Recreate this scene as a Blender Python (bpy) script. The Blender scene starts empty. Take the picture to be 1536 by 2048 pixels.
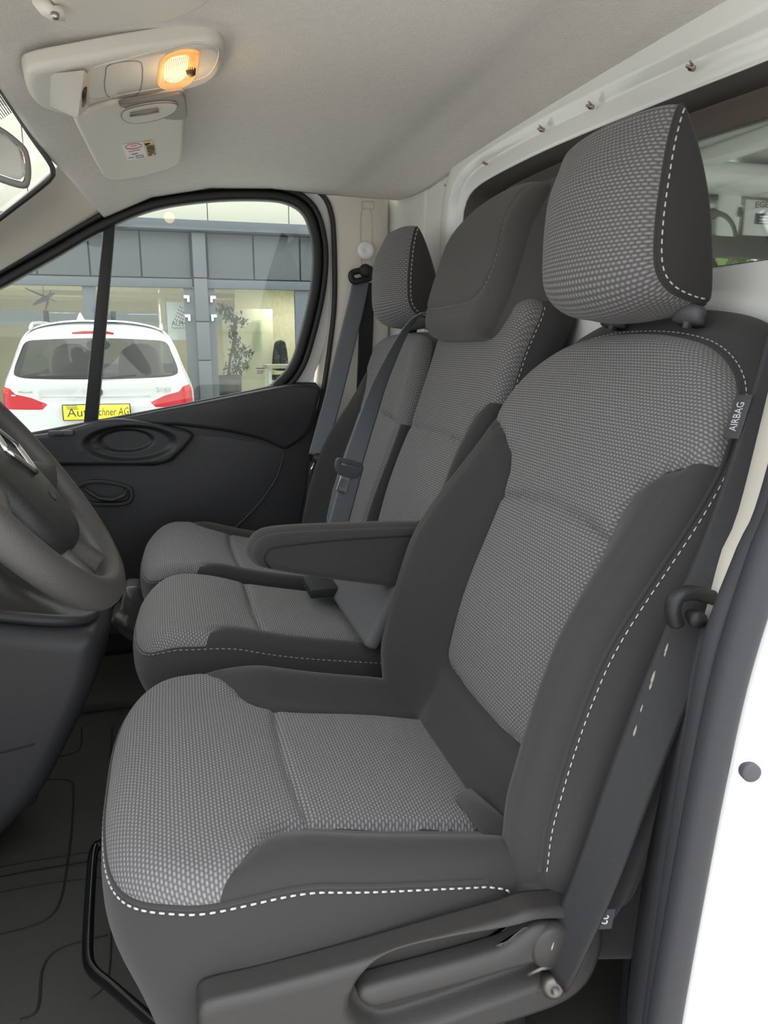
import bpy, bmesh, math, random
import numpy as np
from mathutils import Vector, Matrix
random.seed(4)
SC = bpy.context.scene
COL = SC.collection

# ------------------------------------------------------------------ camera
# X runs to the rear of the van, Y across it to the passenger side, Z up
FPX = 1480.0
PITCH, YAW = math.radians(12.7), math.radians(16.2)
CAM = np.array([0.0, 0.0, 1.5])
_sp, _cp, _sy, _cy = math.sin(PITCH), math.cos(PITCH), math.sin(YAW), math.cos(YAW)
CF = np.array([_sy*_cp, _cy*_cp, -_sp]); CR = np.array([_cy, -_sy, 0.0]); CU = np.array([_sp*_sy, _sp*_cy, _cp])
cd = bpy.data.cameras.new('camera'); cam = bpy.data.objects.new('camera', cd); COL.objects.link(cam)
cd.sensor_fit = 'VERTICAL'; cd.sensor_height = 36.0; cd.lens = FPX/2048*36.0; cd.clip_start = 0.02; cd.clip_end = 200
cam.matrix_world = Matrix(((CR[0], CU[0], -CF[0], CAM[0]), (CR[1], CU[1], -CF[1], CAM[1]), (CR[2], CU[2], -CF[2], CAM[2]), (0, 0, 0, 1)))
SC.camera = cam
SC.view_settings.view_transform = 'Standard'
SC.view_settings.look = 'None'
SC.view_settings.gamma = 1.0
SC.view_settings.use_curve_mapping = False
SC.view_settings.exposure = 0.64

# ------------------------------------------------------------------ overcast sky
W = bpy.data.worlds.new('overcast_sky'); SC.world = W; W.use_nodes = True
_nt = W.node_tree; _bg = _nt.nodes['Background']; _bg.inputs[1].default_value = 2.7
# overcast luminance: one third at the horizon rising to full at the zenith
_tc = _nt.nodes.new('ShaderNodeTexCoord'); _sx = _nt.nodes.new('ShaderNodeSeparateXYZ'); _mr = _nt.nodes.new('ShaderNodeMapRange'); _mx = _nt.nodes.new('ShaderNodeMix'); _mx.data_type = 'RGBA'
_mr.inputs[1].default_value = 0.0; _mr.inputs[2].default_value = 1.0
_mx.inputs[6].default_value = (0.36, 0.372, 0.385, 1); _mx.inputs[7].default_value = (0.94, 0.975, 1.01, 1)
_nt.links.new(_tc.outputs['Generated'], _sx.inputs[0]); _nt.links.new(_sx.outputs[2], _mr.inputs[0]); _nt.links.new(_mr.outputs[0], _mx.inputs[0]); _nt.links.new(_mx.outputs[2], _bg.inputs[0])
SC.cycles.max_bounces = 10; SC.cycles.diffuse_bounces = 6; SC.cycles.transparent_max_bounces = 16

# measurements taken off the photograph, turned into points on the real planes of the cab
def ray(px, py): return CR*(px-768)/FPX + CU*(1024-py)/FPX + CF
def on(px, py, p0, n):
    d = ray(px, py); n = np.array(n, float)
    return CAM + d*(np.dot(np.array(p0)-CAM, n)/np.dot(d, n))
def aX(px, py, x): return on(px, py, (x, 0, 0), (1, 0, 0))
def aY(px, py, y): return on(px, py, (0, y, 0), (0, 1, 0))
def aZ(px, py, z): return on(px, py, (0, 0, z), (0, 0, 1))

# ------------------------------------------------------------------ materials
MATS = {}
def mat(name, col, rough=0.6, metal=0.0, coat=0.0, bump=0.0, bscale=400.0, var=0.0, vscale=8.0, spec=0.5, emit=None, estr=0.0, sheen=0.0):
    m = bpy.data.materials.new(name); m.use_nodes = True; nt = m.node_tree
    b = nt.nodes['Principled BSDF']
    b.inputs['Base Color'].default_value = (*col, 1); b.inputs['Roughness'].default_value = rough
    b.inputs['Metallic'].default_value = metal; b.inputs['Coat Weight'].default_value = coat
    b.inputs['Coat Roughness'].default_value = 0.08
    b.inputs['Specular IOR Level'].default_value = spec
    if sheen: b.inputs['Sheen Weight'].default_value = sheen; b.inputs['Sheen Roughness'].default_value = 0.5
    if emit: b.inputs['Emission Color'].default_value = (*emit, 1); b.inputs['Emission Strength'].default_value = estr
    tc = nt.nodes.new('ShaderNodeTexCoord')
    if bump:
        nz = nt.nodes.new('ShaderNodeTexNoise'); nz.inputs['Scale'].default_value = bscale; nz.inputs['Detail'].default_value = 3
        bp = nt.nodes.new('ShaderNodeBump'); bp.inputs['Strength'].default_value = bump; bp.inputs['Distance'].default_value = 0.002
        nt.links.new(tc.outputs['Object'], nz.inputs['Vector']); nt.links.new(nz.outputs['Fac'], bp.inputs['Height'])
        nt.links.new(bp.outputs['Normal'], b.inputs['Normal'])
    if var:
        n2 = nt.nodes.new('ShaderNodeTexNoise'); n2.inputs['Scale'].default_value = vscale; n2.inputs['Detail'].default_value = 5
        mx = nt.nodes.new('ShaderNodeMix'); mx.data_type = 'RGBA'
        mx.inputs[6].default_value = (*[c*(1-var) for c in col], 1); mx.inputs[7].default_value = (*[min(1, c*(1+var)) for c in col], 1)
        nt.links.new(tc.outputs['Object'], n2.inputs['Vector']); nt.links.new(n2.outputs['Fac'], mx.inputs[0])
        nt.links.new(mx.outputs[2], b.inputs['Base Color'])
    MATS[name] = m
    return m

def knit_mat(name, light, dark, wpx=0.66, hpx=0.43):
    m = bpy.data.materials.new(name); m.use_nodes = True; nt = m.node_tree; b = nt.nodes['Principled BSDF']
    uv = nt.nodes.new('ShaderNodeUVMap'); uv.uv_map = 'UVMap'
    def mth(op, a_, b_=None, c_=None):
        n = nt.nodes.new('ShaderNodeMath'); n.operation = op
        for i, v in enumerate((a_, b_, c_)):
            if v is None: continue
            if isinstance(v, (int, float)): n.inputs[i].default_value = v
            else: nt.links.new(v, n.inputs[i])
        return n.outputs[0]
    sp = nt.nodes.new('ShaderNodeSeparateXYZ'); nt.links.new(uv.outputs['UV'], sp.inputs[0])
    vr = mth('DIVIDE', sp.outputs[1], hpx/100); fl = mth('FLOOR', vr)
    ph_ = mth('ADD', mth('DIVIDE', sp.outputs[0], wpx/100), mth('MULTIPLY', fl, 0.5))
    ca = mth('COSINE', mth('MULTIPLY', ph_, 2*math.pi)); cb_ = mth('COSINE', mth('MULTIPLY', mth('SUBTRACT', mth('SUBTRACT', vr, fl), 0.5), 2*math.pi))
    ha = mth('POWER', mth('MULTIPLY_ADD', ca, 0.5, 0.5), 0.55); hb_ = mth('MULTIPLY_ADD', cb_, 0.5, 0.5)
    hgt_ = mth('MULTIPLY', ha, hb_)
    mx = nt.nodes.new('ShaderNodeMix'); mx.data_type = 'RGBA'; mx.inputs[6].default_value = (*dark, 1); mx.inputs[7].default_value = (*light, 1)
    nt.links.new(hgt_, mx.inputs[0]); nt.links.new(mx.outputs[2], b.inputs['Base Color'])
    bp = nt.nodes.new('ShaderNodeBump'); bp.inputs['Strength'].default_value = 0.5; bp.inputs['Distance'].default_value = 0.0014
    nt.links.new(hgt_, bp.inputs['Height']); nt.links.new(bp.outputs['Normal'], b.inputs['Normal'])
    b.inputs['Roughness'].default_value = 0.85; b.inputs['Sheen Weight'].default_value = 0.12; b.inputs['Specular IOR Level'].default_value = 0.25
    MATS[name] = m
    return m

def glass_mat(name, tint, gloss=0.06, k=0.6):
    m = bpy.data.materials.new(name); m.use_nodes = True; nt = m.node_tree; nt.nodes.clear()
    o = nt.nodes.new('ShaderNodeOutputMaterial'); t = nt.nodes.new('ShaderNodeBsdfTransparent'); g = nt.nodes.new('ShaderNodeBsdfGlossy')
    t.inputs[0].default_value = (*tint, 1); g.inputs['Roughness'].default_value = 0.02
    fr = nt.nodes.new('ShaderNodeFresnel'); fr.inputs['IOR'].default_value = 1.45
    ml = nt.nodes.new('ShaderNodeMath'); ml.operation = 'MULTIPLY_ADD'; ml.inputs[1].default_value = k; ml.inputs[2].default_value = gloss*0.2
    mx = nt.nodes.new('ShaderNodeMixShader')
    nt.links.new(fr.outputs[0], ml.inputs[0]); nt.links.new(ml.outputs[0], mx.inputs[0])
    nt.links.new(t.outputs[0], mx.inputs[1]); nt.links.new(g.outputs[0], mx.inputs[2]); nt.links.new(mx.outputs[0], o.inputs[0])
    MATS[name] = m
    return m

def stripe_mat(name, c1, c2, scale, axis=0, rough=0.5, bump=0.3):
    m = bpy.data.materials.new(name); m.use_nodes = True; nt = m.node_tree; b = nt.nodes['Principled BSDF']
    uv = nt.nodes.new('ShaderNodeUVMap'); uv.uv_map = 'UVMap'
    w = nt.nodes.new('ShaderNodeTexWave'); w.bands_direction = 'XYZ'[axis]; w.inputs['Scale'].default_value = scale
    mx = nt.nodes.new('ShaderNodeMix'); mx.data_type = 'RGBA'; mx.inputs[6].default_value = (*c1, 1); mx.inputs[7].default_value = (*c2, 1)
    nt.links.new(uv.outputs['UV'], w.inputs['Vector']); nt.links.new(w.outputs['Fac'], mx.inputs[0]); nt.links.new(mx.outputs[2], b.inputs['Base Color'])
    if bump:
        bp = nt.nodes.new('ShaderNodeBump'); bp.inputs['Strength'].default_value = bump; bp.inputs['Distance'].default_value = 0.001
        nt.links.new(w.outputs['Fac'], bp.inputs['Height']); nt.links.new(bp.outputs['Normal'], b.inputs['Normal'])
    b.inputs['Roughness'].default_value = rough
    MATS[name] = m
    return m

knit_mat('knit', (0.28, 0.273, 0.275), (0.094, 0.091, 0.092))
mat('cloth', (0.041, 0.0388, 0.039), 0.9, bump=0.25, bscale=1500, sheen=0.15, spec=0.2)
mat('hood_cloth', (0.074, 0.071, 0.069), 0.9, bump=0.25, bscale=1500, sheen=0.15, spec=0.2)
mat('lit_back_cloth', (0.105, 0.105, 0.11), 0.85, bump=0.2, bscale=1200)  # bluish light on the lower middle back put into the colour
mat('thread', (0.5, 0.5, 0.5), 0.8)
mat('thread_dim', (0.24, 0.24, 0.24), 0.7)
mat('plastic', (0.028, 0.028, 0.031), 0.5, bump=0.12, bscale=900)
mat('plastic_grey', (0.036, 0.0335, 0.032), 0.5, bump=0.12, bscale=900)
mat('plastic_mid', (0.07, 0.07, 0.078), 0.5, bump=0.05, bscale=900)
mat('rubber', (0.014, 0.014, 0.015), 0.55)
mat('rubber_grey', (0.031, 0.031, 0.036), 0.6, bump=0.1, bscale=300)
mat('black_metal', (0.008, 0.008, 0.008), 0.25, spec=0.6)
mat('dull_dark', (0.16, 0.15, 0.14), 0.45, metal=0.8)
mat('chrome', (0.8, 0.8, 0.8), 0.18, metal=1.0)
mat('dull_metal', (0.45, 0.43, 0.4), 0.4, metal=1.0)
mat('felt', (0.80, 0.77, 0.72), 0.95, bump=0.5, bscale=260, var=0.06, vscale=60, spec=0.1, sheen=0.1)
mat('beige', (0.72, 0.68, 0.595), 0.55, bump=0.05, bscale=700)
mat('beige_smooth', (0.62, 0.59, 0.52), 0.4)
mat('beige_grey', (0.22, 0.205, 0.19), 0.5)
mat('white_paint', (0.88, 0.89, 0.87), 0.28, coat=0.6)
mat('cargo_paint', (0.86, 0.88, 0.85), 0.35, coat=0.4)
mat('dark_mat', (0.058, 0.058, 0.05), 0.75, bump=0.3, bscale=500, var=0.15, vscale=4)
mat('dark_groove', (0.018, 0.018, 0.017), 0.8)
mat('black', (0.01, 0.01, 0.011), 0.7)
mat('red_plastic', (0.75, 0.02, 0.015), 0.35)
mat('paper_white', (0.85, 0.85, 0.85), 0.5)
mat('sticker_yellow', (0.8, 0.5, 0.06), 0.5)
mat('sticker_red', (0.6, 0.06, 0.08), 0.5)
mat('ink', (0.03, 0.03, 0.035), 0.6)
mat('mirror_glass', (0.75, 0.78, 0.75), 0.02, metal=1.0)
mat('leather', (0.02, 0.02, 0.02), 0.45, bump=0.2, bscale=500)
mat('wheel_leather', (0.06, 0.056, 0.054), 0.48, bump=0.3, bscale=700)
mat('bag', (0.09, 0.09, 0.088), 0.3, bump=0.4, bscale=60)
mat('lint', (0.3, 0.28, 0.25), 0.9, bump=0.5, bscale=300)
stripe_mat('webbing', (0.011, 0.011, 0.013), (0.026, 0.026, 0.030), 300, axis=1, rough=0.6)
stripe_mat('webbing_blue_sheen', (0.125, 0.135, 0.152), (0.185, 0.198, 0.218), 300, axis=1, rough=0.35)  # sheen of light on the belts put into a paler blue
mat('window_rubber', (0.12, 0.10, 0.085), 0.6)
glass_mat('glass', (0.95, 0.98, 0.96))
glass_mat('bulkhead_glass', (0.92, 0.95, 0.92), gloss=0.1)
glass_mat('car_glass', (0.36, 0.37, 0.36), gloss=0.1, k=0.4)
glass_mat('screen_glass', (0.96, 0.98, 0.96), gloss=0.0, k=0.15)
glass_mat('showroom_glass', (0.93, 0.96, 0.94), gloss=0.1)
glass_mat('lens', (1.0, 0.78, 0.5), gloss=0.2)
mat('lamp_glow', (1, 0.8, 0.5), 0.5, emit=(1.0, 0.62, 0.22), estr=3.5)
mat('lamp_housing', (0.9, 0.45, 0.16), 0.4, emit=(1.0, 0.42, 0.10), estr=0.3)
mat('facade_grey', (0.092, 0.101, 0.105), 0.5)
mat('facade_grey_b', (0.12, 0.13, 0.135), 0.5)
mat('facade_frame', (0.10, 0.115, 0.128), 0.45)
mat('facade_dark', (0.03, 0.036, 0.042), 0.6)
mat('cladding', (0.62, 0.61, 0.5), 0.6, var=0.03, vscale=3)
mat('cream_wall', (0.72, 0.69, 0.57), 0.7)
mat('cream_ceiling', (0.76, 0.73, 0.6), 0.7)
mat('pale_ground', (0.575, 0.545, 0.50), 0.85, var=0.2, vscale=5)  # unseen ground made pale so it throws light up into the cab
mat('car_paint', (0.52, 0.53, 0.52), 0.25, coat=0.8)
mat('tail_red', (0.42, 0.004, 0.012), 0.3, coat=0.15)
mat('tail_orange', (0.6, 0.05, 0.02), 0.3, coat=0.15)
mat('tail_white', (0.75, 0.5, 0.5), 0.3, coat=0.15)
mat('plate_yellow', (0.85, 0.78, 0.02), 0.4)
mat('seat_beige', (0.33, 0.28, 0.22), 0.8)
mat('leaf', (0.045, 0.10, 0.03), 0.6, var=0.3, vscale=20)
mat('hedge_leaf', (0.12, 0.22, 0.04), 0.6, var=0.4, vscale=15)
mat('bark', (0.12, 0.08, 0.05), 0.8)
mat('pot_grey', (0.045, 0.05, 0.055), 0.4)
mat('chair_blue', (0.02, 0.03, 0.05), 0.7)
mat('desk_top', (0.6, 0.56, 0.45), 0.5)
mat('logo_blue', (0.03, 0.12, 0.2), 0.5)
mat('badge_blue', (0.02, 0.15, 0.45), 0.3)
mat('hook_white', (0.9, 0.9, 0.88), 0.5)
mat('brass', (0.55, 0.45, 0.4), 0.35, metal=1.0)

# ------------------------------------------------------------------ object helpers
def _mesh(name, V, F, uv=None, smooth=True):
    me = bpy.data.meshes.new(name)
    me.from_pydata([tuple(map(float, v)) for v in V], [], F)
    if uv is not None:
        ul = me.uv_layers.new(name='UVMap')
        idx = np.empty(len(me.loops), np.int32); me.loops.foreach_get('vertex_index', idx)
        ul.data.foreach_set('uv', np.asarray(uv, np.float32)[idx].ravel())
    if smooth: me.polygons.foreach_set('use_smooth', [True]*len(me.polygons))
    me.update()
    return me
def link(name, me, m, parent=None):
    o = bpy.data.objects.new(name, me); COL.objects.link(o)
    if m is not None: me.materials.append(MATS[m] if isinstance(m, str) else m)
    if parent is not None:
        o.parent = parent
        if parent.type == 'EMPTY': o.matrix_parent_inverse = Matrix.Translation(-Vector(parent.location))
    return o
def obj(name, V, F, m, parent=None, uv=None, smooth=True): return link(name, _mesh(name, V, F, uv, smooth), m, parent)
def tag(o, label, cat, group=None):
    o['label'] = label; o['category'] = cat
    if group: o['group'] = group
    return o
def thing(name, label, cat, loc, group=None):
    o = bpy.data.objects.new(name, None); COL.objects.link(o); o.location = loc; o.empty_display_size = 0.05
    return tag(o, label, cat, group)
def struct(o, label=None, cat=None):
    o['kind'] = 'structure'
    if label: o['label'] = label
    if cat: o['category'] = cat
    return o
def setting(name, loc, label=None, cat=None):
    o = bpy.data.objects.new(name, None); COL.objects.link(o); o.location = loc; o.empty_display_size = 0.05
    return struct(o, label, cat)
def dup(root, delta, label=None, group=None):
    r = root.copy(); COL.objects.link(r); r.location = Vector(root.location) + Vector(delta)
    if label: r['label'] = label
    if group: r['group'] = group
    for ch in list(root.children):
        c = ch.copy(); COL.objects.link(c); c.parent = r
        for g in ch.children:
            d = g.copy(); COL.objects.link(d); d.parent = c
    return r

class MB:
    """collects shapes into one mesh"""
    def __init__(s): s.V = []; s.F = []; s.U = []
    def add(s, V, F, U=None):
        k = len(s.V); s.V += [tuple(v) for v in V]; s.F += [tuple(i+k for i in f) for f in F]
        s.U += list(U) if U is not None else [(0, 0)]*len(V)
        return s
    def build(s, name, m, parent=None, smooth=True): return obj(name, s.V, s.F, m, parent, s.U, smooth)
    def tube(s, path, r, segs=8, closed=False, cap=True):
        P = [Vector(p) for p in path]; n = len(P); ring = []; V = []; U = []
        up = None; L = 0
        for i, p in enumerate(P):
            a = P[i-1] if (i or closed) else P[i]; b = P[(i+1) % n] if (i < n-1 or closed) else P[i]
            t = (b-a).normalized()
            if up is None:
                up = Vector((0, 0, 1)) if abs(t.z) < 0.9 else Vector((1, 0, 0))
            side = t.cross(up).normalized(); up = side.cross(t).normalized()
            if i: L += (p-P[i-1]).length
            rr = r[i] if isinstance(r, list) else r
            if not isinstance(rr, (list, tuple)): rr = (rr, rr)
            for k in range(segs):
                an = 2*math.pi*k/segs
                V.append(p + side*(math.cos(an)*rr[0]) + up*(math.sin(an)*rr[1])); U.append((k/segs*2*math.pi*rr[0], L))
        F = []
        for i in range(n if closed else n-1):
            j = (i+1) % n
            for k in range(segs): F.append((i*segs+k, i*segs+(k+1) % segs, j*segs+(k+1) % segs, j*segs+k))
        if cap and not closed:
            F.append(tuple(reversed(range(segs)))); F.append(tuple((n-1)*segs+k for k in range(segs)))
        return s.add(V, F, U)
    def box(s, c, h, R=None):
        V = []
        for x in (-1, 1):
            for y in (-1, 1):
                for z in (-1, 1):
                    v = Vector((x*h[0], y*h[1], z*h[2]))
                    if R is not None: v = R @ v
                    V.append(v + Vector(c))
        return s.add(V, [(0, 1, 3, 2), (4, 6, 7, 5), (0, 4, 5, 1), (2, 3, 7, 6), (0, 2, 6, 4), (1, 5, 7, 3)])
    def lathe(s, prof, o, ax, segs=20):
        """profile of (radius, height) spun round axis ax through o"""
        ax = Vector(ax).normalized(); a = ax.orthogonal().normalized(); b = ax.cross(a); V = []; F = []
        for (r, h) in prof:
            for k in range(segs):
                t = 2*math.pi*k/segs; V.append(Vector(o) + ax*h + a*(r*math.cos(t)) + b*(r*math.sin(t)))
        for i in range(len(prof)-1):
            for k in range(segs): F.append((i*segs+k, i*segs+(k+1) % segs, (i+1)*segs+(k+1) % segs, (i+1)*segs+k))
        F.append(tuple(reversed(range(segs)))); F.append(tuple((len(prof)-1)*segs+k for k in range(segs)))
        return s.add(V, F)

def bevel_mesh(me, w, seg=2, ang=35):
    bm = bmesh.new(); bm.from_mesh(me)
    bmesh.ops.recalc_face_normals(bm, faces=bm.faces)
    es = [e for e in bm.edges if len(e.link_faces) == 2 and e.calc_face_angle(0) > math.radians(ang)]
    bmesh.ops.bevel(bm, geom=es, offset=w, segments=seg, profile=0.6, affect='EDGES', clamp_overlap=True)
    bm.to_mesh(me); bm.free()
    for p in me.polygons: p.use_smooth = True
def sharp(o, ang=40):
    me = o.data
    try: me.set_sharp_from_angle(angle=math.radians(ang))
    except Exception: pass
    return o
def bbox(name, c, h, m, parent=None, bev=0.004, R=None, seg=2):
    b = MB().box(c, h, R); o = b.build(name, m, parent); bevel_mesh(o.data, bev, seg); return sharp(o)

class Frame:
    """local (s, h, n) -> world"""
    def __init__(f, O, S, H, N): f.O, f.S, f.H, f.N = [np.array(v, float) for v in (O, S, H, N)]
    def __call__(f, s, h, n):
        s, h, n = [np.asarray(v, float) for v in (s, h, n)]
        return f.O + s[..., None]*f.S + h[..., None]*f.H + n[..., None]*f.N
    def inv(f, px, py, off=0.0):
        p = on(px, py, f.O + f.N*off, f.N); return float((p-f.O) @ f.S), float((p-f.O) @ f.H)

def crc(pts, n, closed=True):
    """smooth (Catmull-Rom) curve through pts resampled to n points"""
    P = np.array(pts, float); m = len(P); out = []
    rng = range(m) if closed else range(m-1)
    for i in rng:
        if closed: p0, p1, p2, p3 = P[i-1], P[i], P[(i+1) % m], P[(i+2) % m]
        else: p0, p1, p2, p3 = P[max(i-1, 0)], P[i], P[i+1], P[min(i+2, m-1)]
        for t in np.linspace(0, 1, 14, endpoint=False):
            out.append(0.5*((2*p1) + (-p0+p2)*t + (2*p0-5*p1+4*p2-p3)*t*t + (-p0+3*p1-3*p2+p3)*t**3))
    if not closed: out.append(P[-1])
    return resample(np.array(out), n, closed)
def resample(Q, n, closed=False):
    Q = np.array(Q, float)
    if closed: Q = np.vstack([Q, Q[:1]])
    L = np.concatenate([[0], np.cumsum(np.linalg.norm(np.diff(Q, axis=0), axis=1))])
    t = np.linspace(0, L[-1], n, endpoint=not closed)
    return np.stack([np.interp(t, L, Q[:, k]) for k in range(Q.shape[1])], 1)
def dist_poly(P, poly, closed=True):
    P = np.asarray(P, float); A = np.asarray(poly, float)
    B = np.roll(A, -1, 0) if closed else A[1:]
    if not closed: A = A[:-1]
    best = np.full(len(P), 1e9)
    for a, b in zip(A, B):
        ab = b-a; L = max(ab @ ab, 1e-12); t = np.clip(((P-a) @ ab)/L, 0, 1)
        best = np.minimum(best, ((P - a - t[:, None]*ab)**2).sum(1))
    return np.sqrt(best)
def inside(P, poly):
    P = np.asarray(P, float); A = np.asarray(poly, float); B = np.roll(A, -1, 0); c = np.zeros(len(P), bool)
    for a, b in zip(A, B):
        if a[1] == b[1]: continue
        cr = ((a[1] > P[:, 1]) != (b[1] > P[:, 1])) & (P[:, 0] < (b[0]-a[0])*(P[:, 1]-a[1])/(b[1]-a[1])+a[0]); c ^= cr
    return c
def sdf(P, poly): d = dist_poly(P, poly); return np.where(inside(P, poly), d, -d)
def sst(a, b, x): t = np.clip((np.asarray(x, float)-a)/(b-a), 0, 1); return t*t*(3-2*t)

class Star:
    """An upholstered or moulded body: a smooth outline, a relief over its front, rounded rim, sides and back."""
    def __init__(S, outline, center, relief, r, depth, frame, side=None, NA=220, NR=46, seams=(), groove=(0.006, 0.006), puff=(0.004, 0.03), smooth=True, NS=8, back_off=None):
        S.frame, S.r, S.relief = frame, r, relief
        S.seams = [(np.array(q, float), cl) for q, cl in seams]; S.groove, S.puff = groove, puff
        O = crc(outline, NA) if smooth else resample(outline, NA, True)
        S.O = O; C = np.array(center, float); S.C = C
        T = np.roll(O, -1, 0)-np.roll(O, 1, 0); T /= np.linalg.norm(T, axis=1)[:, None]+1e-12
        Nn = np.stack([T[:, 1], -T[:, 0]], 1)
        if ((O-C)*Nn).sum() < 0: Nn = -Nn
        S.Nn = Nn
        rho = 1-(1-np.linspace(0, 1, NR+1)[1:])**1.8
        SH = np.concatenate([[C]] + [C+(O-C)*q for q in rho])
        n = S.height(SH)
        P3 = frame(SH[:, 0], SH[:, 1], n); V = [P3]; SHs = [SH]
        A3 = P3[1:].reshape(NR, NA, 3); A3 = np.concatenate([np.repeat(P3[None, :1], NA, 1).reshape(1, NA, 3), A3])
        al = np.cumsum(np.linalg.norm(np.diff(A3, axis=0), axis=2), axis=0); rd = np.linalg.norm(O-C, axis=1)
        flat = rho[:, None]*rd[None]
        k = (flat+np.maximum(al-flat, 0)*sst(0.62, 1.0, np.repeat(rho[:, None], NA, 1)))/np.maximum(flat, 1e-9)
        uvf = C+(SH[1:].reshape(NR, NA, 2)-C)*k[..., None]
        UV = [np.concatenate([[C], uvf.reshape(-1, 2)])]
        ne = n[-NA:]
        side = side or (lambda t, a, b, P: 0.0*a)
        S.side, S.depth = side, depth
        ts = np.linspace(0, 1, NS+1)
        arc = np.concatenate([[0], np.cumsum(np.linalg.norm(np.diff(O, axis=0), axis=1))])
        for t in ts:
            off = side(t, Nn[:, 0], Nn[:, 1], O); Q = O+Nn*off[:, None]; nn = ne+(-depth-ne)*t
            V.append(frame(Q[:, 0], Q[:, 1], nn)); UV.append(np.stack([-(ne-nn), arc], 1)); SHs.append(Q)
        bc = SHs[-1].mean(0)
        V.append(frame(np.array([bc[0]]), np.array([bc[1]]), np.array([-depth]))); UV.append(np.array([[0, 0]])); SHs.append(np.array([bc]))
        S.V = [tuple(v) for v in np.concatenate(V)]; S.UV = [tuple(v) for v in np.concatenate(UV)]; S.SH = [tuple(v) for v in np.concatenate(SHs)]
        ix = lambda j, k: 1+j*NA+(k % NA)
        S.front = [(0, ix(0, k), ix(0, k+1)) for k in range(NA)]
        for j in range(NR-1): S.front += [(ix(j, k), ix(j+1, k), ix(j+1, k+1), ix(j, k+1)) for k in range(NA)]
        S.sides = []
        for j in range(NR, NR+NS): S.sides += [(ix(j, k), ix(j+1, k), ix(j+1, k+1), ix(j, k+1)) for k in range(NA)]
        last = len(S.V)-1; S.back = [(ix(NR+NS, k), last, ix(NR+NS, k+1)) for k in range(NA)]
        # orientation
        a, b, c = [np.array(S.V[i]) for i in S.front[0]]
        if np.cross(b-a, c-a) @ frame.N < 0:
            S.front = [f[::-1] for f in S.front]; S.sides = [f[::-1] for f in S.sides]; S.back = [f[::-1] for f in S.back]
    def height(S, SH):
        SH = np.asarray(SH, float)
        d = dist_poly(SH, S.O); d = np.where(inside(SH, S.O), d, 0)
        x = np.clip(S.r-d, 0, S.r)
        n = S.relief(SH[:, 0], SH[:, 1]) - (S.r-np.sqrt(np.maximum(S.r**2-x**2, 0)))
        if S.seams:
            ds = np.full(len(SH), 1e9)
            for q, cl in S.seams: ds = np.minimum(ds, dist_poly(SH, q, cl))
            n = n - (S.groove[0]*np.exp(-(ds/S.groove[1])**2) + S.puff[0]*np.exp(-ds/S.puff[1]))*sst(0.0, 0.03, d)
        return n
    def surf(S, SH, lift=0.0):
        SH = np.asarray(SH, float); n = S.height(SH)+lift; return S.frame(SH[:, 0], SH[:, 1], n)
    def side_pts(S, idx, t, lift=0.0008):
        idx = np.asarray(idx) % len(S.O); O = S.O[idx]; ne = S.height(O); off = S.side(t, S.Nn[idx, 0], S.Nn[idx, 1], O)+lift
        return S.frame(O[:, 0]+S.Nn[idx, 0]*off, O[:, 1]+S.Nn[idx, 1]*off, ne+(-S.depth-ne)*t+lift*0.5)
    def clip(S, faces, poly):
        f = list(sdf(S.SH, poly)); ins, outs, cache = [], [], {}
        def cut(a, b):
            k = (min(a, b), max(a, b))
            if k not in cache:
                t = f[a]/(f[a]-f[b]); mix = lambda L: tuple(p+(q-p)*t for p, q in zip(L[a], L[b]))
                S.V.append(mix(S.V)); S.UV.append(mix(S.UV)); S.SH.append(mix(S.SH)); f.append(0.0); cache[k] = len(S.V)-1
            return cache[k]
        for fc in faces:
            pos = [f[i] >= 0 for i in fc]
            if all(pos): ins.append(fc); continue
            if not any(pos): outs.append(fc); continue
            A, B = [], []
            for q in range(len(fc)):
                a, b = fc[q], fc[(q+1) % len(fc)]
                (A if f[a] >= 0 else B).append(a)
                if (f[a] >= 0) != (f[b] >= 0):
                    c = cut(a, b); A.append(c); B.append(c)
            if len(A) > 2: ins.append(tuple(A))
            if len(B) > 2: outs.append(tuple(B))
        return ins, outs
    def make(S, name, faces, m, parent=None):
        used = sorted({i for f in faces for i in f}); mp = {i: k for k, i in enumerate(used)}
        return obj(name, [S.V[i] for i in used], [tuple(mp[i] for i in f) for f in faces], m, parent, [S.UV[i] for i in used])

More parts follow.
